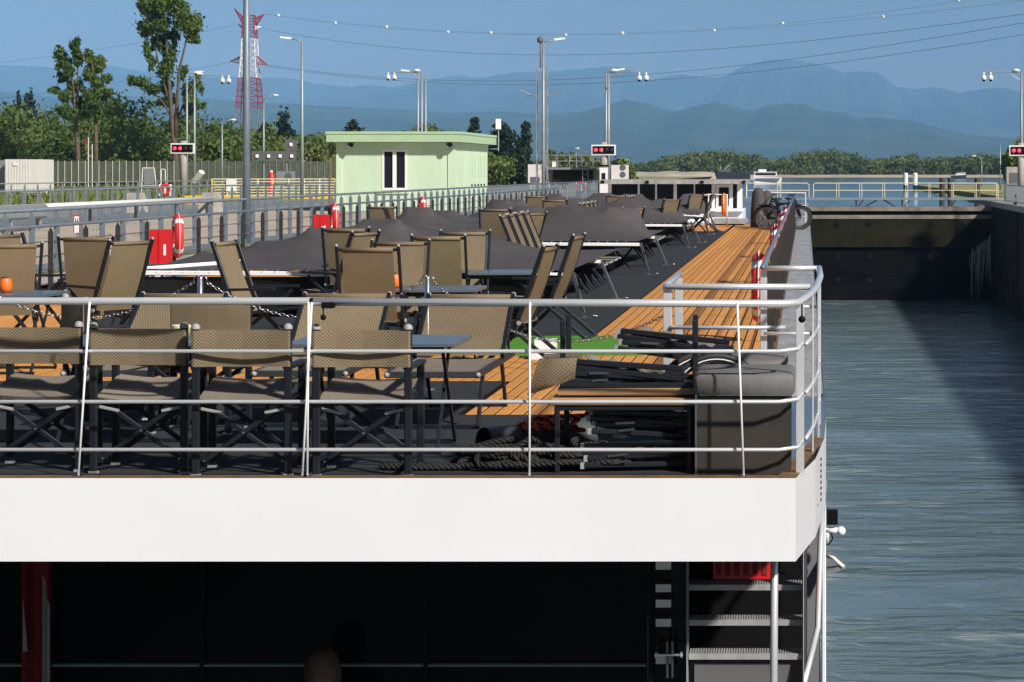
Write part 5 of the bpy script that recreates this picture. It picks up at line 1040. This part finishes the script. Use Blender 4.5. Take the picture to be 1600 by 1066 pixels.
# --- pylon and wires
PY = 800.; kk = PY/F; o = thing('power_pylon', 'red and white lattice power pylon behind the trees', 'pylon', (UX(390, PY), PY, ZG))
def pz(py): return ZC+(CY-py)*kk-ZG
lv = [(290, 24), (195, 19), (160, 17), (120, 13.5), (92, 11), (60, 10), (40, 9), (24, 7.5)]
def pw(py): return float(np.interp(-py, [-a for a, b in lv], [b for a, b in lv]))*kk
segs = [(290, 195, 'galv'), (195, 170, 'galv'), (170, 122, 'tower_red'), (122, 61, 'tower_white'), (61, 24, 'tower_red')]
for a, b, m_ in segs:
    m = MB(); n = max(2, int((a-b)/9)); 
    for i in range(n):
        p0, p1 = a+(b-a)*i/n, a+(b-a)*(i+1)/n; w0, w1, h0, h1 = pw(p0), pw(p1), pz(p0), pz(p1); q0 = [(-w0,-w0,h0),(w0,-w0,h0),(w0,w0,h0),(-w0,w0,h0)]; q1 = [(-w1,-w1,h1),(w1,-w1,h1),(w1,w1,h1),(-w1,w1,h1)]
        for j in range(4):
            m.bar(q0[j], q1[j], .36, .36); m.bar(q0[j], q1[(j+1) % 4], .15, .15); m.bar(q0[(j+1) % 4], q1[j], .15, .15); m.bar(q1[j], q1[(j+1) % 4], .15, .15)
    m.build('tower_section', m_, o)
def arm(x0, y0, xt, yt, m_, thick):
    m = MB(); t_ = Vector(((xt-390)*kk, 0, pz(yt))); s = 1 if xt > 390 else -1
    for yy in (-1, 1):
        for dz in (0, thick):
            base = Vector(((x0-390)*kk, yy*1.6, pz(y0+dz))); m.bar(base, t_, .3, .3)
        for i in range(5):
            k_ = i/5; a = Vector(((x0-390)*kk, yy*1.6, pz(y0))).lerp(t_, k_); b = Vector(((x0-390)*kk, yy*1.6, pz(y0+thick))).lerp(t_, min(1, k_+.1)); m.bar(a, b, .15, .15)
    m.build('cross_arm', m_, o)
arm(382, 30, 366, 13, 'tower_red', 10); arm(398, 30, 413, 22, 'tower_red', 10); arm(379, 88, 360, 96, 'tower_red', 12); arm(401, 88, 418, 102, 'tower_red', 12); arm(382, 42, 372, 38, 'tower_white', 5); arm(398, 42, 408, 42, 'tower_white', 5)
def wire(pts, Ya, Yb, r, label, n=60):
    xs = [p[0] for p in pts]; ys = [p[1] for p in pts]; cf = np.polyfit(xs, ys, min(3, len(pts)-1)); P = []
    Xa, Xb = UX(xs[0], Ya), UX(xs[-1], Yb)
    for i in range(n+1):
        t = i/n; X, Y = Xa+(Xb-Xa)*t, Ya+(Yb-Ya)*t; px = CX+X*F/Y; P.append(U(px, float(np.polyval(cf, px)), Y))
    o = thing('power_line', label, 'power line', P[0], 0, 'power lines'); MB().tube([p-P[0] for p in P], r, 5).build('cable', 'wire', o); return o, P, cf
YB = 480
wire([(413,45),(540,67),(700,81),(860,86),(1000,82),(1200,71),(1600,22),(1700,8)], PY, YB, .05, 'upper plain power line crossing the sky')
wire([(418,102),(560,118),(700,126),(800,127),(1000,117),(1200,97),(1600,36),(1700,18)], PY, YB, .05, 'middle plain power line crossing the sky')
wire([(418,104),(560,120),(700,131),(800,134),(1000,125),(1200,111),(1600,54),(1700,37)], PY, YB, .05, 'lowest plain power line crossing the sky')
wire([(366,40),(200,70),(100,85),(0,98),(-100,108)], PY, PY+120, .045, 'upper power line running left from the pylon'); wire([(360,97),(250,118),(150,134),(0,154),(-100,165)], PY, PY+120, .045, 'lower power line running left from the pylon')
balls = [(435,24),(524,36),(604,44),(700,51),(767,52),(884,55),(973,51),(1116,47),(1223,35),(1380,26),(1498,4)]
A_ = wire([(413,22)]+balls[1::2]+[(1560,7),(1700,-14)], PY, YB, .025, 'earth wire strung with white marker balls, lower of two'); B_ = wire([(412,21)]+balls[0::2]+[(1700,-38)], PY, YB, .025, 'earth wire strung with white marker balls, upper of two')
for i, (px, py) in enumerate(balls):
    w__ = A_ if i % 2 else B_; P = w__[1]; best = min(P, key=lambda p: abs(CX+p.x*F/p.y-px)); Y = best.y; q = U(px, float(np.polyval(w__[2], px)), Y)
    MB().ball(q-P[0], .42*Y/600, 10).build('marker_ball', 'ball_white', w__[0], smooth=True)

# --- boats upstream
def boat(px0, px1, py_w, Y, label, white):
    k = Y/F; x0, x1 = UX(px0, Y), UX(px1, Y); L_ = x1-x0; t = thing('moored_boat' if not white else 'passenger_boat', label, 'boat', (x0, Y, ZU-.1), 0); return t, L_, k
t, L_, k = boat(1115, 1172, 284, 520, 'dark barge lying beside the gravel bank', 0)
MB().add([(0,0,2.9),(.6,-2,2.5),(L_,-2,1.9),(L_,2,1.9),(.6,2,2.5),(1.0,0,-.2),(1.2,-1.8,-.2),(L_,-1.8,-.2),(L_,1.8,-.2),(1.2,1.8,-.2)], [(0,1,6,5),(1,2,7,6),(2,3,8,7),(3,4,9,8),(4,0,5,9),(0,4,3,2,1)]).build('hull', 'dark_blue_hull', t)
MB().box(1.2, L_*.45, -1.2, 1.2, 2.0, 2.9).build('deck_house', 'dark_board', t); MB().tube([(2.2, 0, 2.6), (3.6, 0, 4.0)], .06, 6).tube([(1.6, 0, 2.5), (1.6, 0, 3.8)], .05, 6).build('derrick', 'container', t)
t, L_, k = boat(1177, 1222, 285, 440, 'white passenger boat with blue stripe beyond the wheelhouse', 1)
MB().add([(0,-1.5,1.6),(L_,-1.2,1.3),(L_,1.2,1.3),(0,1.5,1.6),(.3,-1.4,-.2),(L_-.3,-1,-.2),(L_-.3,1,-.2),(.3,1.4,-.2)], [(0,1,5,4),(1,2,6,5),(2,3,7,6),(3,0,4,7),(0,3,2,1)]).build('hull', 'sign_white', t); MB().box(.3, L_-.5, -1.53, -1.45, .75, 1.2).build('blue_stripe', 'rail_blue', t)
MB().box(.2, L_-1.0, -1.2, 1.2, 1.6, 2.35).build('cabin', 'sign_white', t); MB().box(.4, L_-1.2, -1.22, -1.2, 1.75, 2.2).build('cabin_window', 'window_glass', t); MB().box(.0, L_-.9, -1.3, 1.3, 2.35, 2.45).build('roof', 'sign_white', t); MB().box(1, 2.5, -.6, .6, 2.45, 2.9).build('wheel_box', 'sign_white', t)
t, L_, k = boat(1485, 1510, 279, 720, 'small distant motor ship on the river at right', 1)
MB().add([(0,-1.5,1.0),(L_,-1.2,1.3),(L_,1.2,1.3),(0,1.5,1.0),(.6,-1.2,0),(L_-.3,-1,0),(L_-.3,1,0),(.6,1.2,0)], [(0,1,5,4),(1,2,6,5),(2,3,7,6),(3,0,4,7),(0,3,2,1)]).build('hull', 'dark_blue_hull', t); MB().box(1.6, L_-.3, -1, 1, 1.1, 1.75).build('cabin', 'sign_white', t); MB().box(2.4, L_-.2, -1, 1, 2.0, 2.1).build('awning_roof', 'sign_white', t); MB().bar((2.6, 0, 1.7), (2.6, 0, 2), .1, .1).bar((L_-.5, 0, 1.7), (L_-.5, 0, 2), .1, .1).build('roof_post', 'galv', t)

# ================================================================ vegetation
def leaves(blobs, n, size, seed, shell=.45, loose=.7):
    rg = np.random.default_rng(seed); B = np.array(blobs, float); vol = (B[:, 3]*B[:, 4]*B[:, 5])**.8; idx = rg.choice(len(B), n, p=vol/vol.sum())
    d = rg.normal(size=(n, 3)); d /= np.linalg.norm(d, axis=1)[:, None]; r = rg.random(n)**shell*(1+.35*np.abs(rg.normal(size=n))*(rg.random(n) < loose))
    lump = 1 + .22*np.sin(d[:, 0]*5+idx)*np.sin(d[:, 1]*6+idx*2)*np.cos(d[:, 2]*5)
    c = B[idx, :3] + d*(r*lump)[:, None]*B[idx, 3:6]
    nr = d*.7 + rg.normal(size=(n, 3))*.6; nr /= np.linalg.norm(nr, axis=1)[:, None]
    a = np.cross(nr, rg.normal(size=(n, 3))); a /= np.linalg.norm(a, axis=1)[:, None]; b = np.cross(nr, a)
    s = size*(.55+.9*rg.random(n)); s1 = s[:, None]; s2 = (s*(.5+.4*rg.random(n)))[:, None]
    return np.stack([c-a*s1, c-b*s2, c+a*s1, c+b*s2], 1).reshape(-1, 3)
def quads_mesh(name, V, m):
    n = len(V)//4; me = bpy.data.meshes.new(name); me.vertices.add(len(V)); me.vertices.foreach_set('co', V.astype(np.float32).ravel()); me.loops.add(n*4); me.loops.foreach_set('vertex_index', np.arange(n*4, dtype=np.int32))
    me.polygons.add(n); me.polygons.foreach_set('loop_start', np.arange(0, n*4, 4, dtype=np.int32)); me.update(calc_edges=True); me.materials.append(MATS[m]); return me
def tree(name, label, loc, trunk, blobs, n, size, m, seed, bark='bark', group=None):
    rr_ = random.Random(seed); ex = []
    if name == 'poplar_tree':
        for b in blobs:
            for _ in range(4):
                k = rr_.uniform(.35, .6); ex.append((b[0]+rr_.uniform(-1.1, 1.1)*b[3], b[1]+rr_.uniform(-1, 1)*b[4], b[2]+rr_.uniform(-1.3, 1.3)*b[5], b[3]*k, b[4]*k, b[5]*k*1.2))
    blobs = list(blobs)+ex
    t = thing(name, label, 'tree', loc, 0, group); mb = MB()
    for pts, rr in trunk: mb.tube(pts, rr, 7)
    mb.build('trunk', bark, t, smooth=True); ob('crown', quads_mesh('crown', leaves(blobs, n, size, seed), m), t); return t
def pix(px, py, Y, base): p = U(px, py, Y); return (p.x-base[0], 0, p.z-base[2])
# tall poplar
Yt = 250; base = (UX(276, Yt), Yt, ZG); kk = Yt/F; R = random.Random(4)
def B_(px, py, rx, ry, dy=None): p = pix(px, py, Yt, base); return (p[0], dy if dy is not None else R.uniform(-1.2, 1.2), p[2], rx*kk*.82, rx*kk*.9, ry*kk*.85)
bl = [B_(*a) for a in ((240,15,18,16),(262,5,20,18),(228,42,15,12),(250,40,18,16),(285,18,16,20),(296,40,17,18),(300,58,10,10),(246,66,14,14),(262,85,13,16),(232,80,7,12),(258,112,14,14),(240,98,8,8),(222,128,14,8),(208,126,5,8),(240,140,13,9),(255,135,12,10),(262,155,11,8),(290,140,10,14),(304,128,8,14),(300,158,12,8),(318,165,7,5),(296,172,9,6),(282,112,7,10),(250,158,9,6),(268,55,10,14),(276,-14,16,14),(245,-10,14,12))]
q = lambda px, py, dy=0: (pix(px, py, Yt, base)[0], dy, pix(px, py, Yt, base)[2])
tr = [([q(276,296), q(274,240), q(270,200), q(266,150), q(262,100), q(258,40), q(255,0)], [.42,.36,.28,.22,.16,.1,.04]), ([q(274,215), q(277,160), q(280,110), q(292,60), q(298,30)], [.3,.2,.15,.1,.04]), ([q(272,190), q(255,160), q(235,140), q(215,128)], [.16,.1,.07,.03]), ([q(276,190), q(288,160), q(304,130)], [.14,.08,.03]), ([q(268,170), q(250,110), q(240,60), q(232,30)], [.14,.1,.06,.03]), ([q(277,190),q(300,170),q(318,165)],[.1,.06,.02])]
tree('poplar_tree', 'tallest poplar rising behind the left camera post', base, tr, bl, 17000, .175, 'leaf_poplar', 1, 'bark')
base = (UX(128, Yt), Yt, ZG)
bl = [B_(*a) for a in ((92,85,11,9),(100,98,11,10),(120,76,8,11),(122,95,8,10),(112,112,10,10),(95,120,10,6),(112,135,13,10),(85,140,8,5),(104,150,12,8),(120,158,11,9),(137,85,8,8),(145,98,12,11),(155,100,7,10),(140,118,12,10),(152,130,11,10),(165,122,8,6),(160,145,12,9),(175,145,6,7),(140,150,11,12),(128,175,14,10),(150,172,16,10),(110,178,14,10))]
tr = [([q(122,292), q(122,240), q(118,180), q(114,130), q(104,92)], [.3,.26,.2,.12,.03]), ([q(120,185), q(122,130), q(120,72)], [.16,.1,.03]), ([q(150,292), q(150,220), q(148,150), q(144,100), q(137,82)], [.28,.22,.15,.09,.03]), ([q(148,170), q(160,140), q(172,122)], [.12,.07,.02]), ([q(118,180), q(100,150), q(84,138)], [.1,.06,.02])]
tree('poplar_tree', 'twin topped poplar rising above the left woods', base, tr, bl, 13000, .175, 'leaf_poplar', 2)
# dark conifer like trees
for i, (px, py, w_, Y, lb) in enumerate(((46, 146, 14, 300, 'dark pointed tree left of the twin poplar'), (26, 152, 8, 300, 'dark small pointed tree near the left edge'), (738, 186, 15, 290, 'dark tree left of the pair right of the green building'), (790, 195, 26, 280, 'dark broad tree group right of the green building'), (768, 205, 16, 285, 'dark low tree just right of the green roof edge'), (818, 192, 14, 275, 'dark upright tree beside the lattice mast'), (438, 176, 20, 330, 'dark tree top beside the pylon'), (546, 190, 24, 330, 'rounded dark tree top behind the green building'))):
    base = (UX(px, Y), Y, ZG); kk = Y/F; h = ZC+(CY-py)*Y/F-ZG; R = random.Random(i+20); w = w_*kk*1.45
    bl = [(R.uniform(-.5, .5)*w*(1-.5*k/9), R.uniform(-.5, .5)*w, h*(.12+.80*k/9), w*(.75-.5*(k/9)**1.3), w*(.75-.5*(k/9)**1.3), h*.1) for k in range(10)] + [(R.uniform(-1, 1)*w*.7, R.uniform(-1, 1)*w*.6, h*R.uniform(.15, .7), w*.4, w*.4, h*.09) for k in range(6)] + [(R.uniform(-.4, .4)*w, 0, h*.95, w*.22, w*.22, h*.06)]
    tree('dark_tree', lb, base, [([(0, 0, 0), (.1, 0, h*.5), (0, 0, h*.92)], [.3, .2, .04])], bl, 2600 if w_ < 20 else 3800, .27, 'leaf_dark', 30+i, group='dark trees')
# pale shrubs
for i, (px, py, w_, Y, m_, lb) in enumerate(((488, 222, 26, 240, 'leaf_light', 'pale blossoming shrub left of the green building'), (418, 196, 22, 270, 'leaf_light', 'pale willow behind the small lamp post'), (880, 240, 24, 280, 'leaf_light', 'yellow green bush behind the raised platform'), (920, 244, 20, 280, 'leaf_light', 'yellow green bush behind the middle signal'), (970, 248, 20, 300, 'leaf_light', 'pale bush right of the middle signal'), (858, 236, 12, 285, 'leaf_wood', 'green bush behind the lattice mast'), (1592, 222, 22, 200, 'leaf_wood', 'green tree behind the right hand signal'), (335, 195, 26, 280, 'leaf_light', 'yellowish shrub behind the left camera post'), (262, 188, 18, 290, 'leaf_light', 'pale tree top behind the tall poplar trunk'))):
    base = (UX(px, Y), Y, ZG); kk = Y/F; h = ZC+(CY-py)*Y/F-ZG; w = w_*kk; R = random.Random(i+50)
    bl = [(R.uniform(-.8, .8)*w, R.uniform(-.6, .6)*w, h*R.uniform(.2, .85), w*R.uniform(.3, .5), w*.45, h*.16) for k in range(13)] + [(0, 0, h*.5, w*.7, w*.6, h*.4)]
    tree('shrub', lb, base, [([(0, 0, 0), (.2, 0, h*.4), (-.2, 0, h*.8)], [.16, .1, .03])], bl, 3600, .23, m_, 60+i, group='pale shrubs and bushes')
# left woods as one mass
V = []; R = random.Random(9); trunks = MB()
top = [(-60, 165), (0, 168), (30, 175), (70, 168), (110, 172), (165, 152), (200, 160), (240, 170), (300, 172), (340, 186), (380, 190), (430, 200), (470, 205), (520, 196), (560, 204), (620, 206), (700, 208), (760, 212)]
for i in range(120):
    px = -70 + 830*(i+R.random())/120; Y = R.uniform(255, 345); h = (ZC+(CY-float(np.interp(px, [a for a, b in top], [b for a, b in top])))*300/F-ZG)*R.uniform(.62, 1.06); w = R.uniform(2.0, 3.8)
    X = UX(px, Y); bl = [(X+R.uniform(-.7, .7)*w, Y+R.uniform(-.6, .6)*w, ZG+h*R.uniform(.15, .86), w*R.uniform(.35, .6), w*.5, h*R.uniform(.1, .17)) for _ in range(11)] + [(X, Y, ZG+h*.35, w*.9, w*.8, h*.35)]
    V.append(leaves(bl, 2300, .24, 100+i)); trunks.tube([(X, Y, ZG), (X+.2, Y, ZG+h*.7)], [.2, .06], 6)
me = quads_mesh('woodland', np.concatenate(V), 'leaf_wood'); o = ob('woodland', me); tag(o, 'dense mixed green woodland behind the mesh fence at left', 'woods', kind='stuff')
o2 = trunks.build('woodland_trunks', 'bark', o); o2['kind'] = 'stuff'
# far shore woods
V = []
for i in range(190):
    px = 850 + 800*(i+R.random())/190; Y = R.uniform(862, 960); hh = (34 + 9*sin(px*.03) + 6*sin(px*.011+1)) if px < 1340 else (33 + 4*sin(px*.05)); h = hh*880/F*R.uniform(.75, 1.1); w = R.uniform(3.5, 6.5)
    X = UX(px, Y); bl = [(X+R.uniform(-.7, .7)*w, Y+R.uniform(-.5, .5)*w, ZU+h*R.uniform(.2, .85), w*R.uniform(.35, .55), w*.5, h*.16) for _ in range(9)] + [(X, Y, ZU+h*.4, w*.85, w*.7, h*.4)]
    V.append(leaves(bl, 900, .5, 400+i))
o = ob('far_woodland', quads_mesh('far_woodland', np.concatenate(V), 'leaf_far')); tag(o, 'band of green woodland on the far river shore', 'woods', kind='stuff')
# rough grass on the verge and by the spit
rg = np.random.default_rng(5); V = []
def tufts(n, x0, x1, y0, y1, z, h, seed):
    r = np.random.default_rng(seed); c = np.stack([r.uniform(x0, x1, n), r.uniform(y0, y1, n), np.full(n, z)], 1); a = r.uniform(0, 6.28, n); w = np.stack([np.cos(a), np.sin(a), 0*a], 1)*(h*.22); up = np.stack([r.normal(0, .3, n), r.normal(0, .3, n), np.ones(n)], 1)*(h*(.4+.8*r.random(n)))[:, None]
    return np.stack([c-w, c+w, c+w*.2+up, c-w*.2+up], 1).reshape(-1, 3)
o = ob('verge_grass', quads_mesh('verge_grass', np.concatenate([tufts(9000, XL-1.5, XL-.8, 26, 110, ZG, .06, 1), tufts(14000, -70, -40.5, 95, 240, ZG, .35, 2), tufts(900, -24, -14, 60, 190, ZG, .07, 3)]), 'leaf_light')); tag(o, 'short rough grass along the lock edge and on the field', 'grass', kind='stuff')
